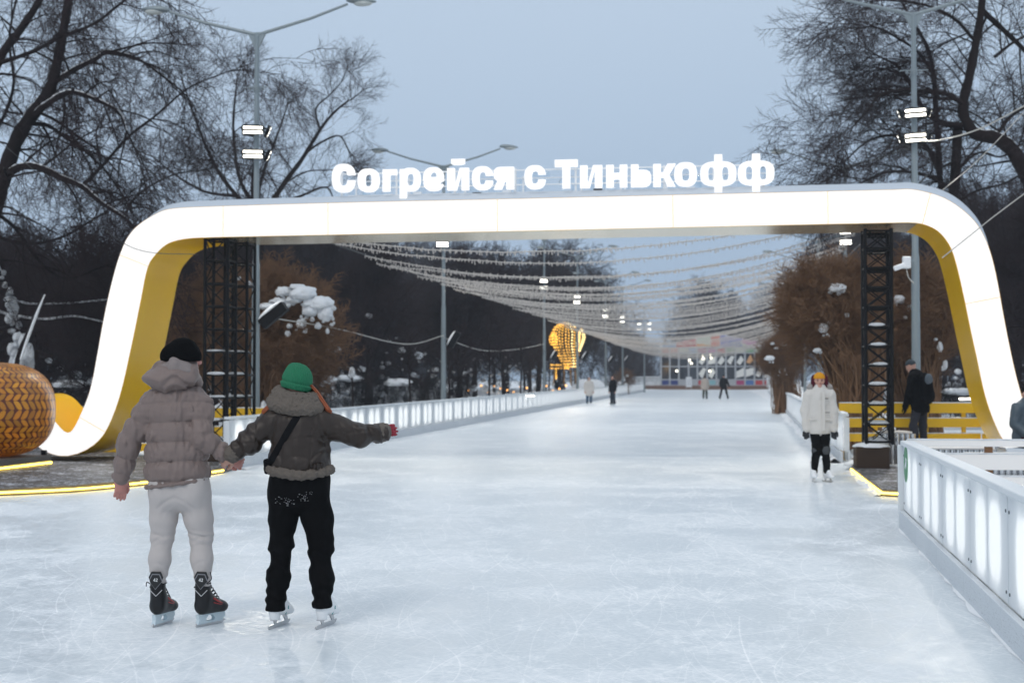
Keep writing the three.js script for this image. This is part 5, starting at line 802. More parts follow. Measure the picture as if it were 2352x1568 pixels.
function runnerGeo() { return skateCache.rg ??= sideShape([[0.115, 0.012], [0.1, 0.001], [0.05, 0], [-0.1, 0], [-0.14, 0.004], [-0.165, 0.02], [-0.158, 0.024], [0.108, 0.024]], 0.004); }
function figureBoot() { return skateCache.fb ??= (() => { const f = new Field(0.025); f.cap([0, 0.3, 0.05], [0, 0.15, 0.05], 0.046, 0.046, { fz: 1.1 }).cap([0, 0.125, 0.045], [0, 0.096, -0.1], 0.044, 0.037).ell([0, 0.09, -0.12], 0.038, 0.03, 0.045).cap([0, 0.2, 0.02], [0, 0.13, -0.07], 0.04, 0.034).cap([0, 0.1, 0.06], [0, 0.06, 0.056], 0.04, 0.032, { k: 0.01 }); f.mod = (x, y, z, d) => Math.max(d, 0.05 - y, z < -0.01 ? 0.068 - y : -1, y - 0.33); return f.mesh(0.006, 0.02); })(); }
function figureBlade() { return skateCache.fbl ??= merge([sideShape([[0.15, 0.012], [0.13, 0.001], [0.06, 0], [-0.1, 0], [-0.13, 0.01], [-0.15, 0.022], [-0.14, 0.03], [0.14, 0.022]], 0.004), sideShape([[0.075, 0.055], [0.06, 0.02], [0.03, 0.02], [0.05, 0.055]], 0.006), sideShape([[-0.05, 0.07], [-0.085, 0.024], [-0.115, 0.024], [-0.095, 0.07]], 0.006), box(0.05, 0.004, 0.06, 0, 0.052, 0.06), box(0.05, 0.004, 0.09, 0, 0.069, -0.085)]); }
M.bootBlack = mat([0.008, 0.007, 0.008], 0.38, { specularIntensity: 0.8 }); M.holder = mat([0.55, 0.64, 0.68], 0.35); M.blade = mat([0.55, 0.55, 0.56], 0.3, { metalness: 0.9 }); M.bootWhite = mat([0.78, 0.79, 0.8], 0.4, { clearcoat: 0.3 }); M.lace = mat([0.015, 0.015, 0.016], 0.8); M.red = mat([0.35, 0.03, 0.03], 0.5); M.silver = mat([0.5, 0.5, 0.5], 0.4); M.teal = mat([0.04, 0.3, 0.3], 0.5);
function skate(parent, kind, p, yaw) {
  const o = part(parent, 'skate', kind === 'hockey' ? hockeyBoot() : figureBoot(), kind === 'hockey' ? M.bootBlack : M.bootWhite); o.position.set(...p); o.rotation.y = yaw; if (kind === 'hockey') o.scale.setScalar(0.95);
  if (kind === 'hockey') { part(o, 'holder', holderGeo(), M.holder); part(o, 'blade', runnerGeo(), M.blade); } else part(o, 'blade', figureBlade(), M.blade);
  return o;
}
const fabric = (c, rough = 0.85, o = {}) => mat(c, rough, { specularIntensity: 0.25, bumpMap: weaveTex, bumpScale: 0.0008, ...o });
function wrinkle(f, amp, sx, sy, sz, extra) { f.mod = (x, y, z, d) => { if (Math.abs(d) > 0.05) return d; d += amp * fbm(x * sx, y * sy, z * sz, 3); return extra ? extra(x, y, z, d) : d; }; return f; }
function tubesOf(list, r, sides = 5) { const T = new Tubes(); list.forEach((pts) => T.add(sub(pts.map((p) => V(...p)), 10), r, sides)); return T.geo(); }

// --- the man in the taupe puffer jacket (units: metres from the point between his skates) ---
{
  const P = ground(410.8, 1437), t = thing('person', 'person in taupe puffer jacket, pale trousers and black beanie, seen from behind holding a hand', 'person', P);
  const body = new Field(0.05); // the figure inside the clothes
  body.cap([-0.03, 1.0, 0.02], [-0.035, 1.4, 0.01], 0.13, 0.15, { fz: 0.75 }).cap([-0.17, 1.45, 0.01], [0.11, 1.46, 0.01], 0.07).cap([-0.03, 1.5, 0.01], [0.0, 1.66, -0.01], 0.06)
    .chain([[-0.19, 1.45, 0], [-0.32, 1.21, 0.02], [-0.385, 0.975, 0.0]], [0.055, 0.045, 0.03]).chain([[0.13, 1.46, 0], [0.155, 1.23, 0.07], [0.325, 1.112, 0.03]], [0.048, 0.04, 0.028])
    .cap([-0.08, 0.93, 0], [0.07, 0.93, 0], 0.11).chain([[-0.1, 0.87, 0], [-0.118, 0.57, -0.01], [-0.14, 0.2, 0]], [0.06, 0.042, 0.034]).chain([[0.095, 0.87, 0], [0.137, 0.58, -0.01], [0.155, 0.2, 0]], [0.06, 0.042, 0.034]);
  const head = place(headGeo3(0.005), [0.02, 1.75, -0.012], -1.12, 0.02, 0.02), lh = place(handGeo(1, 0.35, 0.0035), [-0.388, 0.972, 0.0], 0.5, 0.05, -0.02), rh = place(handGeo(-1, 0.7, 0.0035), [0.325, 1.108, 0.03], 0.5, 0.2, 1.05);
  part(t, 'body', merge([body.mesh(0.014), head, lh, rh]), M.skinCold);
  M.puffer = mat([0.2, 0.152, 0.137], 0.55, { bumpMap: weaveTex, bumpScale: 0.0006, specularIntensity: 0.6 });
  const j = new Field(0.022);
  j.cap([-0.018, 1.0, 0.015], [-0.035, 1.4, 0.0], 0.208, 0.196, { fz: 0.74, quilt: 0.027, pitch: 0.128, off: 0.055 }).cap([-0.165, 1.44, 0.0], [0.1, 1.455, 0.0], 0.09, 0.09, { fz: 1, k: 0.08 });
  const Q1 = { quilt: 0.021, pitch: 0.115, k: 0.016 };
  j.cap([-0.205, 1.435, 0.005], [-0.325, 1.215, 0.025], 0.08, 0.075, { ...Q1, k: 0.022 }).cap([-0.325, 1.215, 0.025], [-0.383, 0.995, 0.0], 0.074, 0.061, Q1).cap([0.135, 1.44, 0.01], [0.158, 1.235, 0.085], 0.084, 0.078, { ...Q1, k: 0.006 }).cap([0.158, 1.235, 0.085], [0.31, 1.122, 0.04], 0.076, 0.055, { ...Q1, k: 0.008 });
  const jc = creases([[-0.165, 1.45, -0.235, 1.14], [0.085, 1.47, 0.055, 1.22], [-0.19, 1.3, -0.14, 1.27, 0.6], [0.04, 1.32, -0.02, 1.3, 0.5]], 0.016, 0.008); wrinkle(j, 0.016, 17, 6.5, 17, (x, y, z, d) => { d += jc(x, y, z) + 0.006 * Math.sin(x * 140 + 4 * noise3(x * 6, y * 14, z * 6)) * Math.abs(noise3(x * 9, y * 10 + 3, z * 9)) + 0.006 * noise3(x * 55, y * 12, z * 55) + 0.007 * fbm(x * 10, y * 32, z * 10, 2); return Math.max(d, 0.925 + 0.05 * (x + 0.02) / 0.2 * 0.55 - y - (Math.abs(x) > 0.26 ? 1 : 0)); });
  const jm = part(t, 'jacket', j.mesh(0.0068), M.puffer);
  const rim = new Field(0.02); { const n = 16; for (let i = 0; i < n; i++) { const a = i / n * 2 * PI, b = (i + 1) / n * 2 * PI, c = (q) => [-0.018 + Math.cos(q) * 0.198, 0.935 + Math.cos(q) * 0.026, 0.015 + Math.sin(q) * 0.148]; rim.cap(c(a), c(b), 0.011); } } part(jm, 'hem', rim.mesh(0.006), M.puffer);
  const hood = new Field(0.03); hood.ell([-0.052, 1.615, 0.075], 0.158, 0.085, 0.1).cap([-0.15, 1.63, 0.05], [0.06, 1.645, 0.055], 0.07, 0.07).cap([-0.1, 1.685, 0.03], [0.055, 1.69, 0.02], 0.066, 0.064).cap([0.06, 1.65, 0.02], [0.085, 1.6, -0.04], 0.06, 0.055).cap([-0.11, 1.66, 0.0], [-0.1, 1.6, -0.08], 0.06, 0.06);
  wrinkle(hood, 0.016, 12, 16, 12, (x, y, z, d) => d + 0.006 * Math.sin(y * 85 + 6 * noise3(x * 9, y * 7, z * 9) + x * 14)); part(jm, 'hood', hood.mesh(0.0065), M.puffer);
  M.skyLitRim = fabric([0.24, 0.205, 0.195]); const upperRim = new Field(0.03); upperRim.chain([[-0.1, 1.66, -0.02], [-0.09, 1.7, 0.05], [-0.02, 1.728, 0.088], [0.05, 1.705, 0.07], [0.085, 1.645, 0.02]], [0.034, 0.032, 0.03, 0.03, 0.028]).chain([[-0.11, 1.64, 0.0], [-0.095, 1.665, 0.06], [-0.02, 1.69, 0.1], [0.06, 1.67, 0.08], [0.095, 1.625, 0.03]], [0.034, 0.034, 0.034, 0.032, 0.028]); wrinkle(upperRim, 0.01, 14, 30, 14); part(jm, 'hood_lining', upperRim.mesh(0.006), M.skyLitRim);  // upper layer of the hood, sky light on it put into a paler grey
  const cuff = new Field(0.01); cuff.cap([-0.384, 0.99, 0.0], [-0.388, 0.968, 0.0], 0.055, 0.052); part(jm, 'cuff', cuff.mesh(0.006), M.puffer);
  M.jogger = fabric([0.5, 0.455, 0.435], 0.9, { bumpMap: fuzzTex, bumpScale: 0.001 });
  const tr = new Field(0.035); tr.cap([-0.075, 0.93, 0.015], [0.07, 0.935, 0.015], 0.128, 0.128).cap([-0.07, 0.865, 0.03], [0.07, 0.865, 0.03], 0.112, 0.112)
    .chain([[-0.1, 0.86, 0.01], [-0.11, 0.7, -0.005], [-0.118, 0.58, -0.015], [-0.13, 0.44, 0.005], [-0.14, 0.285, 0.015]], [0.102, 0.087, 0.072, 0.07, 0.053]).chain([[0.098, 0.86, 0.01], [0.12, 0.7, -0.005], [0.137, 0.59, -0.015], [0.148, 0.44, 0.005], [0.157, 0.28, 0.015]], [0.102, 0.087, 0.072, 0.07, 0.053]);
  const legC = creases([[-0.175, 0.605, -0.075, 0.57], [-0.165, 0.545, -0.07, 0.59, 0.7], [-0.16, 0.52, -0.08, 0.53, 0.6], [0.08, 0.6, 0.2, 0.565], [0.085, 0.545, 0.195, 0.59, 0.7], [0.1, 0.52, 0.19, 0.53, 0.6], [-0.005, 0.85, -0.12, 0.775], [0.0, 0.85, 0.12, 0.77], [-0.02, 0.8, -0.1, 0.72, 0.6], [0.03, 0.8, 0.11, 0.7, 0.6], [0, 0.95, 0, 0.84, 0.8], [-0.19, 0.335, -0.09, 0.31], [-0.19, 0.3, -0.09, 0.34, 0.7], [0.1, 0.335, 0.21, 0.305], [0.1, 0.3, 0.21, 0.335, 0.7], [-0.16, 0.42, -0.1, 0.4, 0.5], [0.11, 0.4, 0.19, 0.43, 0.5], [0.2, 0.9, 0.17, 0.82, 0.8]], 0.0085, 0.009); wrinkle(tr, 0.011, 9, 6, 9, (x, y, z, d) => { d += legC(x, y, z); const kn = Math.exp(-(((y - 0.58) / 0.07) ** 2)), an = Math.exp(-(((y - 0.31) / 0.06) ** 2)); d += (0.0022 * kn + 0.004 * an) * Math.sin(y * 105 + x * 30 + 5 * noise3(x * 9, y * 9, z * 9)); return Math.max(d, 0.262 - y); }); part(t, 'trousers', tr.mesh(0.0068), M.jogger);
  const beanie = new Field(0.02); beanie.ell([0.014, 1.795, 0.0], 0.102, 0.098, 0.106).cap([-0.05, 1.765, 0.02], [0.06, 1.765, 0.02], 0.08, 0.08, { fx: 1 }); wrinkle(beanie, 0.006, 18, 18, 18, (x, y, z, d) => Math.max(d + 0.0012 * Math.sin(Math.atan2(x, z) * 70), 1.735 + 0.25 * (x > 0 ? x : -x * 0.6) * 0 + (z < -0.02 ? 0.06 : 0) - y)); M.beanieBlack = fabric([0.005, 0.005, 0.0055], 0.95, { specularIntensity: 0.12 }); part(t, 'beanie', beanie.mesh(0.0055), M.beanieBlack);
  const sk = [skate(t, 'hockey', [-0.124, 0, -0.025], -0.3), skate(t, 'hockey', [0.182, 0, -0.02], -0.58)];
  const tc = document.createElement('canvas'); tc.width = 128; tc.height = 128; const cx = tc.getContext('2d'); cx.fillStyle = '#101012'; cx.fillRect(0, 0, 128, 128); cx.strokeStyle = '#77777c'; cx.lineWidth = 7; cx.beginPath(); cx.moveTo(14, 66); cx.lineTo(38, 20); cx.lineTo(90, 20); cx.lineTo(114, 66); cx.lineTo(64, 122); cx.closePath(); cx.stroke(); cx.fillStyle = '#d8d8d8'; cx.font = 'bold 30px sans-serif'; cx.textAlign = 'center'; cx.fillText('42', 64, 68); const tt = new THREE.CanvasTexture(tc); tt.colorSpace = THREE.SRGBColorSpace; M.tag42 = mat([1, 1, 1], 0.5, { map: tt });
  sk.forEach((o, i) => {
    const back = o.rotation.y;
    const guard = extrude(poly2([[-0.047, 0.03], [-0.03, 0.065], [0.03, 0.065], [0.047, 0.03], [0.035, -0.005], [0, -0.05], [-0.035, -0.005]]), 0.008, 0.003), uv = guard.attributes.uv; for (let q = 0; q < uv.count; q++) uv.setXY(q, guard.attributes.position.getX(q) / 0.12 + 0.5, (guard.attributes.position.getY(q) + 0.06) / 0.13);
    const g = part(o, 'tendon_guard', guard, M.tag42); g.position.set(Math.sin(-back) * 0.062 * 1, 0.315, 0.045 + Math.cos(back) * 0.06); g.rotation.y = -back * 0.9; g.rotation.x = -0.08;
    const ch = part(o, 'chevron', merge([bar(V(-0.042, 0.02, 0), V(0, -0.022, 0), 0.006, 0.004), bar(V(0.042, 0.02, 0), V(0, -0.022, 0), 0.006, 0.004)]), M.silver); ch.position.set(Math.sin(-back) * 0.066, 0.238, 0.052 + Math.cos(back) * 0.054); ch.rotation.y = -back * 0.9;
    const L = []; for (let q = 0; q < 6; q++) { const z = -0.015 - q * 0.018, y = 0.262 - q * 0.022; L.push([[-0.022, y, z], [0, y + 0.014, z - 0.012], [0.022, y, z]], [[0.022, y, z], [0, y, z - 0.02], [-0.022, y - 0.022, z - 0.018]]); } L.push([[-0.06, 0.29, 0.03], [-0.02, 0.272, 0.108], [0.03, 0.286, 0.1], [0.062, 0.3, 0.03]], i ? [[0.05, 0.3, 0.06], [0.085, 0.33, 0.05], [0.08, 0.36, 0.05], [0.075, 0.38, 0.052]] : [[-0.05, 0.29, 0.06], [-0.085, 0.3, 0.05], [-0.09, 0.27, 0.05]]); part(o, 'lace', tubesOf(L, 0.0035), M.lace);
    part(o, 'flash', merge([bar(V(0.047, 0.19, -0.01), V(0.04, 0.13, -0.12), 0.004, 0.012), bar(V(0.05, 0.16, -0.01), V(0.042, 0.12, -0.14), 0.003, 0.006)]), M.red);
  });
}
// --- the woman in the shearling jacket ---
{
  const P = ground(686.5, 1440), t = thing('person', 'person in dark leather shearling jacket, black trousers and green beanie pointing right', 'person', P);
  const body = new Field(0.05); body.cap([0, 0.98, 0], [0, 1.3, 0], 0.11, 0.13, { fz: 0.72 }).cap([-0.15, 1.34, 0], [0.14, 1.335, 0], 0.06).cap([-0.01, 1.38, 0], [-0.012, 1.55, 0], 0.05).chain([[-0.18, 1.34, 0], [-0.325, 1.205, 0.03], [-0.437, 1.125, 0.03]], [0.05, 0.04, 0.027]).chain([[0.16, 1.335, 0], [0.36, 1.255, -0.02], [0.55, 1.268, -0.12]], [0.05, 0.04, 0.027])
    .cap([-0.08, 0.93, 0], [0.08, 0.93, 0], 0.11).chain([[-0.09, 0.88, 0], [-0.122, 0.52, 0], [-0.155, 0.16, 0]], [0.06, 0.042, 0.034]).chain([[0.085, 0.88, 0], [0.135, 0.52, 0], [0.155, 0.17, 0]], [0.06, 0.042, 0.034]);
  const head = place(headGeo3(0.005), [-0.012, 1.588, -0.01], -0.35, 0.03, -0.12), lh = place(handGeo(1, 0.75, 0.0035), [-0.44, 1.125, 0.03], -0.4, 0.1, -1.0);
  part(t, 'body', merge([body.mesh(0.014), head, lh]), M.skin);
  M.mitten = mat([0.28, 0.015, 0.03], 0.7); const rh = place(handGeo(-1, 0.15, 0.0035, 0.95), [0.497, 1.276, -0.085], 0.6, 0, PI / 2 + 0.02); part(t, 'glove', rh, M.mitten);
  M.leather = mat([0.028, 0.0185, 0.0135], 0.42, { specularIntensity: 0.6, bumpMap: fuzzTex, bumpScale: 0.0008, clearcoat: 0.15, clearcoatRoughness: 0.4 }); M.shearling = mat([0.13, 0.108, 0.09], 0.95, { bumpMap: fuzzTex, bumpScale: 0.003 });
  const j = new Field(0.045); j.cap([0.0, 1.05, 0.01], [-0.005, 1.28, 0.0], 0.205, 0.19, { fz: 0.74 }).cap([-0.15, 1.345, 0], [0.135, 1.34, 0], 0.088, 0.088).chain([[-0.185, 1.335, 0.0], [-0.325, 1.208, 0.035], [-0.425, 1.14, 0.03]], [0.088, 0.077, 0.058], { k: 0.03 }).chain([[0.165, 1.325, 0], [0.362, 1.252, -0.015], [0.525, 1.262, -0.1]], [0.09, 0.078, 0.062], { k: 0.03 });
  const lc = creases([[-0.14, 1.37, -0.19, 1.14], [0.14, 1.38, 0.185, 1.12], [-0.3, 1.26, -0.24, 1.2], [-0.35, 1.22, -0.31, 1.15], [-0.39, 1.2, -0.35, 1.13], [0.27, 1.33, 0.32, 1.22], [0.34, 1.33, 0.38, 1.22], [0.4, 1.32, 0.42, 1.22], [0.45, 1.31, 0.47, 1.22], [0.17, 1.16, 0.1, 1.1], [-0.17, 1.18, -0.1, 1.1], [-0.05, 1.4, -0.12, 1.28, 0.6], [0.06, 1.24, 0.17, 1.2, 0.7], [-0.02, 1.12, 0.09, 1.09, 0.6], [0.0, 1.28, -0.02, 1.06, 0.5]], 0.014, 0.011); wrinkle(j, 0.02, 9, 9, 9, (x, y, z, d) => { d += lc(x, y, z) + 0.006 * fbm(x * 26, y * 12, z * 20, 3); for (const sx of [-0.1, 0.09]) d += 0.006 * Math.exp(-(((x - sx * (1 + 0.2 * (y - 1.1))) / 0.006) ** 2)) * (z > 0 && y < 1.3 ? 1 : 0); if (x > 0.3) d += 0.009 * Math.sin(x * 62 + 5 * noise3(x * 8, y * 12, z * 8)) * smooth(0.3, 0.4, x) * (y < 1.3 ? 1 : 0.4); if (x < -0.27) d += 0.006 * Math.sin(x * 70 + y * 40); d += 0.007 * Math.exp(-(((y - 1.235 - 0.1 * x) / 0.007) ** 2)) * (z > 0 ? 1 : 0) * 0.5; return Math.max(d, 1.005 - 0.03 * x - y); });
  const jm = part(t, 'jacket', j.mesh(0.0068), M.leather);
  const woolly = (f, amp = 0.007) => { wrinkle(f, amp, 60, 60, 60, (x, y, z, d) => d + 0.006 * noise3(x * 110, y * 110, z * 110)); return f; };
  const hem = new Field(0.02), N = 18; for (let i = 0; i < N; i++) { const c = (q) => [0.0 + Math.cos(q) * 0.2, 1.02 - Math.cos(q) * 0.012 + 0.02 * Math.cos(q * 2) - (Math.cos(q) < -0.6 ? 0.012 : 0), 0.01 + Math.sin(q) * 0.15]; hem.cap(c(i / N * 2 * PI), c((i + 1) / N * 2 * PI), 0.029); } part(jm, 'shearling_hem', woolly(hem).mesh(0.0055), M.shearling);
  const col = new Field(0.03); for (let i = 0; i < 14; i++) { const c = (q, y, k) => [-0.022 + Math.cos(q) * 0.15 * k, y - 0.03 * Math.cos(q) * 0.6 - 0.02 * Math.sin(q), 0.0 + Math.sin(q) * 0.125 * k]; col.cap(c(i / 14 * 2 * PI, 1.45, 1), c((i + 1) / 14 * 2 * PI, 1.45, 1), 0.042); col.cap(c(i / 14 * 2 * PI, 1.505, 0.76), c((i + 1) / 14 * 2 * PI, 1.505, 0.76), 0.042); } part(jm, 'shearling_collar', woolly(col).mesh(0.006), M.shearling);
  const cuffR = new Field(0.012); cuffR.cap([0.5, 1.26, -0.088], [0.53, 1.264, -0.106], 0.066, 0.063); part(jm, 'shearling_cuff', woolly(cuffR).mesh(0.0055), M.shearling);
  const cuffL = new Field(0.012); cuffL.cap([-0.415, 1.146, 0.03], [-0.435, 1.13, 0.03], 0.06, 0.058); part(jm, 'shearling_cuff', woolly(cuffL).mesh(0.0055), M.shearling);
  const strap = part(jm, 'buckle_strap', merge([rbox(0.085, 0.03, 0.012, 0.004), box(0.006, 0.04, 0.02, -0.02), box(0.006, 0.04, 0.02, 0.015)]), M.leather); strap.position.set(0.145, 1.058, 0.132); strap.rotation.y = 0.75;
  M.strapBlack = fabric([0.006, 0.006, 0.007], 0.85); const str = []; for (let i = 0; i <= 16; i++) { const u = i / 16, x = lerp(0.04, -0.195, u), y = lerp(1.44, 1.045, u); let z = 0.05; while (z < 0.3 && j.eval(x, y, z) < 0.006) z += 0.004; str.push(V(x, y, z)); }
  { const pos = [], idx = []; str.forEach((p, i) => { const d = str[Math.min(16, i + 1)].clone().sub(str[Math.max(0, i - 1)]).normalize(), w = V(-d.y, d.x, 0).normalize().multiplyScalar(0.022); pos.push(p.x + w.x, p.y + w.y, p.z, p.x + w.x * 0.9, p.y + w.y * 0.9, p.z + 0.005, p.x - w.x * 0.9, p.y - w.y * 0.9, p.z + 0.005, p.x - w.x, p.y - w.y, p.z); if (i) for (let k = 0; k < 3; k++) { const a = (i - 1) * 4 + k; idx.push(a, a + 1, a + 4, a + 1, a + 5, a + 4); } }); const g = new THREE.BufferGeometry(); g.setAttribute('position', new THREE.Float32BufferAttribute(pos, 3)); g.setIndex(idx); g.computeVertexNormals(); part(t, 'bag_strap', g, M.strapBlack); const bag = part(t, 'hip_bag', rbox(0.035, 0.1, 0.1, 0.015), M.strapBlack); bag.position.set(-0.205, 1.05, 0.04); bag.rotation.z = 0.1; }
  M.skiBlack = fabric([0.005, 0.005, 0.0055], 0.8, { specularIntensity: 0.12 }); const tr = new Field(0.04); tr.cap([-0.075, 0.95, 0.012], [0.078, 0.95, 0.012], 0.122, 0.122).cap([-0.07, 0.88, 0.03], [0.075, 0.88, 0.03], 0.115, 0.115).chain([[-0.1, 0.85, 0.01], [-0.113, 0.7, 0], [-0.124, 0.53, -0.01], [-0.138, 0.33, 0.01], [-0.152, 0.12, 0.02]], [0.1, 0.088, 0.074, 0.074, 0.062]).chain([[0.1, 0.85, 0.01], [0.117, 0.7, 0], [0.136, 0.53, -0.01], [0.15, 0.33, 0.01], [0.155, 0.14, 0.02]], [0.1, 0.09, 0.076, 0.076, 0.066]);
  wrinkle(tr, 0.02, 10, 7, 10, (x, y, z, d) => { const kn = Math.exp(-(((y - 0.47) / 0.1) ** 2)) + Math.exp(-(((y - 0.2) / 0.08) ** 2)) * 0.8; return Math.max(d + 0.008 * kn * Math.sin(y * 75 + x * 40 + 6 * noise3(x * 7, y * 8, z * 7)), 0.11 + (x > 0 ? 0.02 : 0) - y); }); const trm = part(t, 'trousers', tr.mesh(0.0068), M.skiBlack);
  { const r = rng(5), L = []; for (let i = 0; i < 64; i++) { const left = i < 36, x = (left ? -0.075 : 0.06) + (r() - 0.5) * (left ? 0.13 : 0.1), y = 0.845 + (r() - 0.5) * 0.06 + (left ? -0.02 : 0.01) + Math.abs(x) * 0.1; let z = 0.05; while (z < 0.3 && tr.eval(x, y, z) < -0.001) z += 0.003; const s = 0.0014 + 0.0042 * r() * r() * r(); L.push(new THREE.IcosahedronGeometry(1, 0).scale(s * (1 + 2 * r()), s, s).translate(x, y, z)); } const sp = part(trm, 'snow_specks', merge(L), M.snow); sp.userData.kind = 'stuff'; }
  M.knitGreen = mat([0.012, 0.15, 0.07], 0.9, { bumpMap: fuzzTex, bumpScale: 0.0015, sheen: 0.5, sheenRoughness: 0.6, sheenColor: lin(0.1, 0.5, 0.3) });
  const hat = new Field(0.02); hat.ell([-0.016, 1.613, 0.002], 0.1, 0.11, 0.108).cap([-0.02, 1.65, 0.0], [-0.03, 1.672, 0.0], 0.06, 0.05); const tilt = 0.36, ct = Math.cos(tilt), st = Math.sin(tilt); hat.mod = (x, y, z, d) => { const u = (x + 0.016) * ct - (y - 1.6) * st * -1 * 0 + 0, w = (y - 1.585) - (x + 0.016) * -0.22; const band = -0.01 * smooth(0.006, -0.004, w); return Math.max(d + band + 0.0026 * Math.sin(Math.atan2(x + 0.016, z) * 40) + 0.008 * fbm(x * 14, y * 10, z * 14, 2) + 0.006 * Math.exp(-(((w - 0.006) / 0.006) ** 2)), 1.545 - (x + 0.016) * 0.22 - y); }; part(t, 'beanie', hat.mesh(0.0048), M.knitGreen);
  M.hairRed = mat([0.3, 0.075, 0.025], 0.5); const r = rng(12), strands = []; for (let i = 0; i < 90; i++) { const q = r(), s = r(); strands.push([[0.055 + 0.02 * q, 1.585 - 0.02 * s, 0.02 - 0.09 * s], [0.1 + 0.02 * q, 1.54 - 0.02 * s, 0.03 - 0.06 * s], [0.145 + 0.025 * q, 1.475 - 0.03 * s, 0.05 - 0.05 * s], [0.185 + 0.03 * q, 1.42 - 0.05 * s, 0.06 - 0.03 * s]]); } for (let i = 0; i < 26; i++) { const q = r(), s = r(); strands.push([[-0.06, 1.56, 0.02 - 0.06 * s], [-0.13 - 0.02 * q, 1.5, 0.06], [-0.19 - 0.02 * q, 1.445 - 0.02 * s, 0.07], [-0.225 - 0.015 * q, 1.42 - 0.03 * s, 0.06]]); }
  part(t, 'hair', tubesOf(strands, 0.0042, 4), M.hairRed);
  [skate(t, 'figure', [-0.135, 0, -0.03], -0.33), skate(t, 'figure', [0.172, 0, -0.03], -0.34)].forEach((o) => { part(o, 'trim', merge([bar(V(0.043, 0.13, -0.05), V(0.03, 0.075, -0.03), 0.004), bar(V(0.03, 0.145, -0.06), V(0.045, 0.11, -0.045), 0.004)]), M.teal); part(o, 'lace', tubesOf([0, 1, 2].map((q) => [[-0.02, 0.14 - q * 0.014, -0.075 - q * 0.02], [0, 0.15 - q * 0.014, -0.085 - q * 0.02], [0.022, 0.138 - q * 0.014, -0.08 - q * 0.02]]), 0.0028), M.mitten); });
}
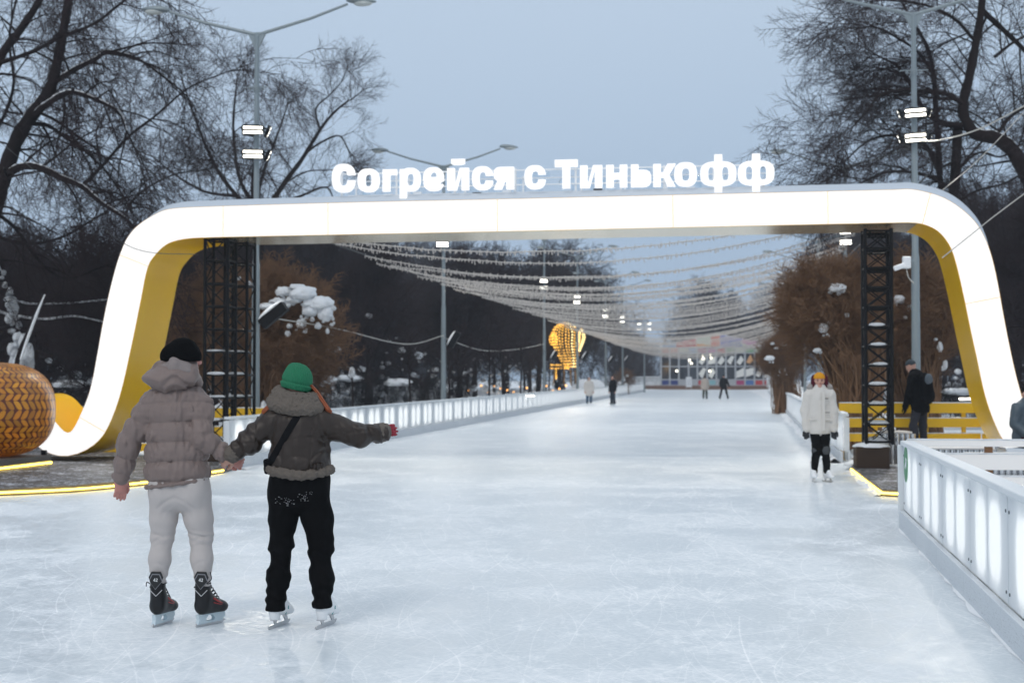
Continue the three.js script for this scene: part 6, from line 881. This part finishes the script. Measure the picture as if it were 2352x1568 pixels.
// --- a figure for everyone farther away, facing +z; joints in metres ---
function walker(label, pos, yaw, o) {
  const t = thing('person', label, 'person', pos, yaw), c = o.cell ?? 0.012, b = new Field(0.05), S = o.sh, Hp = o.hip, A = o.arms, L = o.legs, lean = o.lean ?? [0, 0];
  b.cap([Hp[0], Hp[1], Hp[2] ?? 0], [S[0], S[1] - 0.1, S[2] ?? 0], 0.1, 0.12, { fz: 0.7 }).cap([S[0] - 0.15, S[1] - 0.03, S[2] ?? 0], [S[0] + 0.15, S[1] - 0.03, S[2] ?? 0], 0.06).cap([S[0], S[1], S[2] ?? 0], [o.head[0], o.head[1] - 0.08, o.head[2]], 0.055);
  for (const a of A) b.chain(a, [0.05, 0.042, 0.028]); for (const l of L) b.chain(l, [0.055, 0.045, 0.035]);
  const parts = [b.mesh(Math.max(0.014, c)), place(headGeo3(Math.max(0.006, c * 0.55)), o.head, PI + (o.look ?? 0), o.nod ?? 0)];
  A.forEach((a, i) => { if (!o.gloves) parts.push(place(handGeo(i ? -1 : 1, 0.4, Math.max(0.005, c * 0.5)), a[2], PI, 0, 0)); });
  part(t, 'body', merge(parts), M.skin);
  const j = new Field(0.05), wd = o.width ?? 0.19; j.cap([Hp[0], o.hem + wd * 0.4, Hp[2] ?? 0], [S[0], S[1] - 0.12, S[2] ?? 0], wd * (o.flare ?? 1), wd * 0.95, { fz: 0.74, quilt: o.quilt ?? 0 }).cap([S[0] - 0.14, S[1] - 0.05, S[2] ?? 0], [S[0] + 0.14, S[1] - 0.05, S[2] ?? 0], 0.09); for (const a of A) j.chain(a, [0.088, 0.078, 0.056], { k: 0.025, quilt: (o.quilt ?? 0) * 0.8 }); j.cap([S[0], S[1], S[2] ?? 0], [lerp(S[0], o.head[0], 0.6), lerp(S[1], o.head[1] - 0.1, 0.7), lerp(S[2] ?? 0, o.head[2], 0.6)], 0.095, 0.085);
  if (o.skirt) j.cap([Hp[0], o.hem + 0.06, 0], [Hp[0], Hp[1], 0], wd * 1.05, wd, { fz: 0.8 });
  wrinkle(j, 0.02, 11, 8, 11, (x, y, z, d) => Math.max(d, Math.abs(x - Hp[0]) < wd * 1.25 && y < Hp[1] ? o.hem - y : -1)); const jm = part(t, 'jacket', j.mesh(c), o.jacket);
  const tr = new Field(0.04); tr.cap([Hp[0] - 0.06, Hp[1], Hp[2] ?? 0], [Hp[0] + 0.06, Hp[1], Hp[2] ?? 0], 0.11, 0.11, { fz: 0.8 }); for (const l of L) tr.chain(l, o.slim ? [0.088, 0.062, 0.052] : [0.098, 0.077, 0.068]); wrinkle(tr, 0.018, 10, 14, 10); part(t, 'trousers', tr.mesh(c), o.trousers);
  if (o.hat) { const h = new Field(0.02); h.ell([0, 0.035, 0.008], 0.089, 0.098, 0.103); h.mod = (x, y, z, d) => Math.max(d + 0.0015 * Math.sin(Math.atan2(x, z) * 50), 0.03 + (z > 0.03 ? -0.03 : 0) - y); part(t, 'beanie', place(h.mesh(Math.max(0.006, c * 0.6)), o.head, PI + (o.look ?? 0), o.nod ?? 0), o.hat); }
  if (o.hair) { const h = new Field(0.03); h.ell([0, 0.03, 0.03], 0.088, 0.1, 0.09); if (o.longHair) { h.cap([-0.07, 0.0, 0.03], [-0.09, -0.2, 0.03], 0.035, 0.03).cap([0.07, 0.0, 0.03], [0.09, -0.2, 0.03], 0.035, 0.03); } part(t, 'hair', place(h.mesh(Math.max(0.007, c * 0.7)), o.head, PI + (o.look ?? 0), o.nod ?? 0), o.hair); }
  if (o.gloves) A.forEach((a, i) => part(t, 'glove', place(handGeo(i ? -1 : 1, 0.45, Math.max(0.005, c * 0.5), 1.25), a[2], PI, 0, 0), o.gloves));
  if (o.face) for (const s of [-1, 1]) { part(t, 'eye', place(new THREE.SphereGeometry(0.011, 10, 8).translate(s * 0.032, 0.003, -0.083), o.head, PI + (o.look ?? 0), o.nod ?? 0), M.eye); part(t, 'eyebrow', place(rbox(0.034, 0.006, 0.01, 0.002, s * 0.034, 0.026, -0.087), o.head, PI, o.nod ?? 0), M.hairRed); }
  if (o.face) part(t, 'lips', place(rbox(0.042, 0.011, 0.012, 0.004, 0, -0.055, -0.09), o.head, PI, o.nod ?? 0), M.lip);
  (o.feet ?? []).forEach(([x, z, y, kind]) => { if (kind === 'shoe') { const f = new Field(0.03); f.cap([0, 0.1, 0.03], [0, 0.06, 0.03], 0.048).cap([0, 0.045, 0.05], [0, 0.04, -0.13], 0.045, 0.038); const m = part(t, 'shoe', f.mesh(Math.max(0.009, c)), M.bootBlack); m.position.set(x, 0, z); m.rotation.y = y; } else skate(t, kind, [x, 0, z], y); });
  return [t, jm, j];
}
M.parka = fabric([0.62, 0.59, 0.55], 0.8); M.mustard = fabric([0.6, 0.27, 0.02], 0.9); M.tights = fabric([0.006, 0.006, 0.006], 0.85, { specularIntensity: 0.15 }); M.padGrey = fabric([0.07, 0.075, 0.08], 0.8); M.gloveGrey = fabric([0.035, 0.037, 0.04], 0.8); M.maroon = fabric([0.07, 0.012, 0.02], 0.9); M.fur = mat([0.36, 0.33, 0.31], 0.95, { bumpMap: fuzzTex, bumpScale: 0.006 });
{
  const pos = ground(1884.5, 1107), [t, jm] = walker('person standing in cream parka, mustard beanie and white skates, facing the camera', pos, -0.12, { cell: 0.009, sh: [0, 1.42, 0], hip: [0, 0.86, 0], hem: 0.75, width: 0.178, head: [-0.006, 1.575, 0.02], arms: [[[-0.165, 1.34, 0], [-0.212, 1.1, -0.01], [-0.205, 0.82, 0.03]], [[0.165, 1.34, 0], [0.21, 1.1, -0.01], [0.208, 0.82, 0.03]]], legs: [[[-0.075, 0.86, 0], [-0.06, 0.5, 0.02], [-0.09, 0.17, 0]], [[0.075, 0.86, 0], [0.085, 0.5, 0.02], [0.102, 0.17, 0]]], slim: true, jacket: M.parka, trousers: M.tights, hat: M.mustard, gloves: M.gloveGrey, face: true, feet: [[-0.1, 0.0, PI + 0.1, 'figure'], [0.11, 0.0, PI + 0.5, 'figure']] });
  const sc = new Field(0.03); sc.cap([-0.085, 1.63, -0.02], [-0.1, 1.49, 0.0], 0.04, 0.04).cap([0.085, 1.63, -0.02], [0.1, 1.49, 0.0], 0.04, 0.04).cap([-0.06, 1.47, -0.06], [0.06, 1.47, -0.06], 0.06); part(t, 'hair', sc.mesh(0.009), M.maroon);
  const fur = new Field(0.03); for (let i = 0; i < 9; i++) { const q = (k) => { const a = PI * (1.12 - 1.24 * k / 9) + PI; return [Math.cos(a) * 0.15, 1.475 + 0.01 * Math.sin(a), -Math.abs(Math.sin(a)) * 0.09 + 0.02]; }; fur.cap(q(i), q(i + 1), 0.042); } wrinkle(fur, 0.02, 50, 50, 50); part(jm, 'fur_collar', fur.mesh(0.008), M.fur);
  for (const [x, y] of [[-0.062, 0.5], [0.085, 0.5]]) part(t, 'knee_pad', (() => { const f = new Field(0.02); f.ell([x, y, 0.055], 0.062, 0.08, 0.038); return f.mesh(0.009); })(), M.padGrey);
  part(jm, 'placket', rbox(0.05, 0.6, 0.012, 0.005, 0.045, 1.1, 0.142), M.parka); part(jm, 'chest_label', rbox(0.05, 0.014, 0.008, 0.002, 0.095, 1.3, 0.137), M.black); for (const s of [-1, 1]) part(jm, 'pocket_flap', rbox(0.12, 0.022, 0.015, 0.005, s * 0.115, 0.975, 0.128).rotateY(0), M.parka); part(jm, 'zip', rbox(0.075, 0.01, 0.008, 0.002, 0.105, 1.085, 0.14), M.padGrey); const nk = part(jm, 'neck_warmer', new THREE.TorusGeometry(0.06, 0.022, 8, 20).rotateX(PI / 2).translate(0, 1.47, 0.015), M.white);
}
{
  const pos = at(2116, 1030, 27.2); pos.y = 0.2; M.softBlack = fabric([0.005, 0.005, 0.006], 0.8, { specularIntensity: 0.15 }); M.slate = fabric([0.035, 0.036, 0.045], 0.8); M.hatSlate = fabric([0.045, 0.055, 0.065], 0.9);
  walker('person in black jacket and slate trousers looking down, standing before the yellow fence', pos, PI + 0.75, { cell: 0.012, sh: [0.03, 1.48, 0.06], hip: [0, 0.88, 0], hem: 0.74, width: 0.215, head: [0.06, 1.645, 0.17], look: 0.1, nod: -0.4, arms: [[[-0.15, 1.4, 0.05], [-0.22, 1.13, 0.04], [-0.18, 0.88, 0.14]], [[0.2, 1.4, 0.07], [0.25, 1.12, 0.1], [0.22, 0.86, 0.2]]], legs: [[[-0.1, 0.87, 0], [-0.13, 0.47, 0.03], [-0.13, 0.1, 0]], [[0.1, 0.87, 0.02], [0.14, 0.47, 0.07], [0.13, 0.1, 0.03]]], jacket: M.softBlack, trousers: M.slate, hat: M.hatSlate, gloves: M.softBlack, feet: [[-0.13, 0.04, PI + 0.1, 'shoe'], [0.13, 0.07, PI - 0.1, 'shoe']] });
  const bank = single('snow_bank', rbox(3, 0.12, 1.4, 0.04), M.snow, 'low trodden snow bank in front of the yellow fence', 'snow bank'); bank.position.set(pos.x + 0.3, 0.14, pos.z);
  const bp = thing('backpack', 'black backpack with a grey top panel worn by the person looking down', 'backpack', V(pos.x, pos.y, pos.z), PI + 0.75), f = new Field(0.04); f.cap([0.02, 1.06, -0.17], [0.04, 1.37, -0.13], 0.16, 0.15, { fz: 0.8 }); wrinkle(f, 0.015, 12, 12, 12); part(bp, 'body', f.mesh(0.012), M.softBlack); M.packGrey = fabric([0.1, 0.12, 0.14], 0.8); const gpl = new Field(0.03); gpl.ell([0.045, 1.37, -0.205], 0.125, 0.13, 0.06); part(bp, 'top_panel', gpl.mesh(0.011), M.packGrey);
}
{
  const pos = at(2357, 1050, 21.8).setY(PLAT); M.blueGrey = mat([0.06, 0.085, 0.105], 0.5, { bumpMap: weaveTex, bumpScale: 0.0006 });
  const seat = single('bench', rbox(1.2, 0.44, 0.5, 0.02), M.mirror, 'mirrored bench under the seated person at the right edge', 'bench'); seat.position.set(pos.x + 0.2, PLAT + 0.22, pos.z);
  walker('person seated in blue grey puffer jacket cut off by the right edge', pos, 0.5, { cell: 0.012, quilt: 0.01, sh: [0, 1.1, 0.02], hip: [0, 0.56, 0], hem: 0.46, width: 0.23, head: [0, 1.27, 0.05], nod: -0.2, arms: [[[-0.21, 1.04, 0.02], [-0.26, 0.8, 0.02], [-0.18, 0.62, 0.2]], [[0.21, 1.04, 0.02], [0.26, 0.8, 0.02], [0.18, 0.62, 0.2]]], legs: [[[-0.1, 0.55, 0.05], [-0.12, 0.54, 0.42], [-0.12, 0.08, 0.45]], [[0.1, 0.55, 0.05], [0.12, 0.54, 0.42], [0.12, 0.08, 0.45]]], jacket: M.blueGrey, trousers: M.maroon, hat: M.beanieBlack, gloves: M.softBlack, feet: [[-0.12, 0.5, PI, 'shoe'], [0.12, 0.5, PI, 'shoe']] });
}
{
  const std = (h, o = {}) => ({ cell: 0.02, sh: [0, h * 0.84, 0], hip: [0, h * 0.53, 0], head: [0, h * 0.935, 0.01], arms: [[[-0.19, h * 0.8, 0], [-0.25, h * 0.65, 0], [-0.24, h * 0.49, 0.05]], [[0.19, h * 0.8, 0], [0.25, h * 0.65, 0], [0.24, h * 0.49, 0.05]]], legs: [[[-0.09, h * 0.52, 0], [-0.11, h * 0.28, 0.02], [-0.12, 0.12, 0]], [[0.09, h * 0.52, 0], [0.11, h * 0.28, 0.02], [0.12, 0.12, 0]]], feet: [[-0.12, 0, PI + 0.2, 'hockey'], [0.12, 0, PI - 0.2, 'hockey']], width: 0.19, hem: h * 0.45, ...o });
  M.coatWhite = fabric([0.62, 0.58, 0.54], 0.85); M.jeans = fabric([0.04, 0.09, 0.16], 0.85); M.hairDark = mat([0.03, 0.02, 0.018], 0.7); M.olive = fabric([0.05, 0.06, 0.04], 0.85); M.jeansDark = fabric([0.02, 0.03, 0.045], 0.85); M.beige = fabric([0.45, 0.4, 0.36], 0.85);
  walker('person in long white coat and blue jeans beside the left barrier', ground(1353, 928), 0.15, std(1.62, { jacket: M.coatWhite, trousers: M.jeans, hair: M.hairDark, longHair: true, hem: 0.52, skirt: true, width: 0.2 }));
  walker('person in black coat standing alone left of the middle of the rink', ground(1408, 930), -0.9, std(1.68, { jacket: M.softBlack, trousers: M.jeansDark, hair: M.hairDark }));
  walker('person in pale jacket and olive trousers skating away towards the pavilion', ground(1620, 917.5), PI, std(1.72, { jacket: M.beige, trousers: M.olive, hair: M.hairDark, width: 0.24, hem: 0.72, quilt: 0.01 }));
  walker('person in black with legs apart skating away towards the pavilion', ground(1663, 917.8), PI - 0.2, std(1.8, { jacket: M.softBlack, trousers: M.tights, hat: M.beanieBlack, width: 0.21, hem: 0.82, legs: [[[-0.1, 0.94, 0], [-0.2, 0.5, 0.02], [-0.3, 0.12, 0]], [[0.1, 0.94, 0], [0.2, 0.5, 0.02], [0.29, 0.12, 0]]], feet: [[-0.3, 0, PI + 0.2, 'hockey'], [0.29, 0, PI - 0.2, 'hockey']], arms: [[[-0.2, 1.44, 0], [-0.3, 1.18, -0.03], [-0.4, 0.95, 0.05]], [[0.2, 1.44, 0], [0.26, 1.18, 0], [0.24, 0.92, 0.06]]] }));
}

renderer.render(scene, camera);
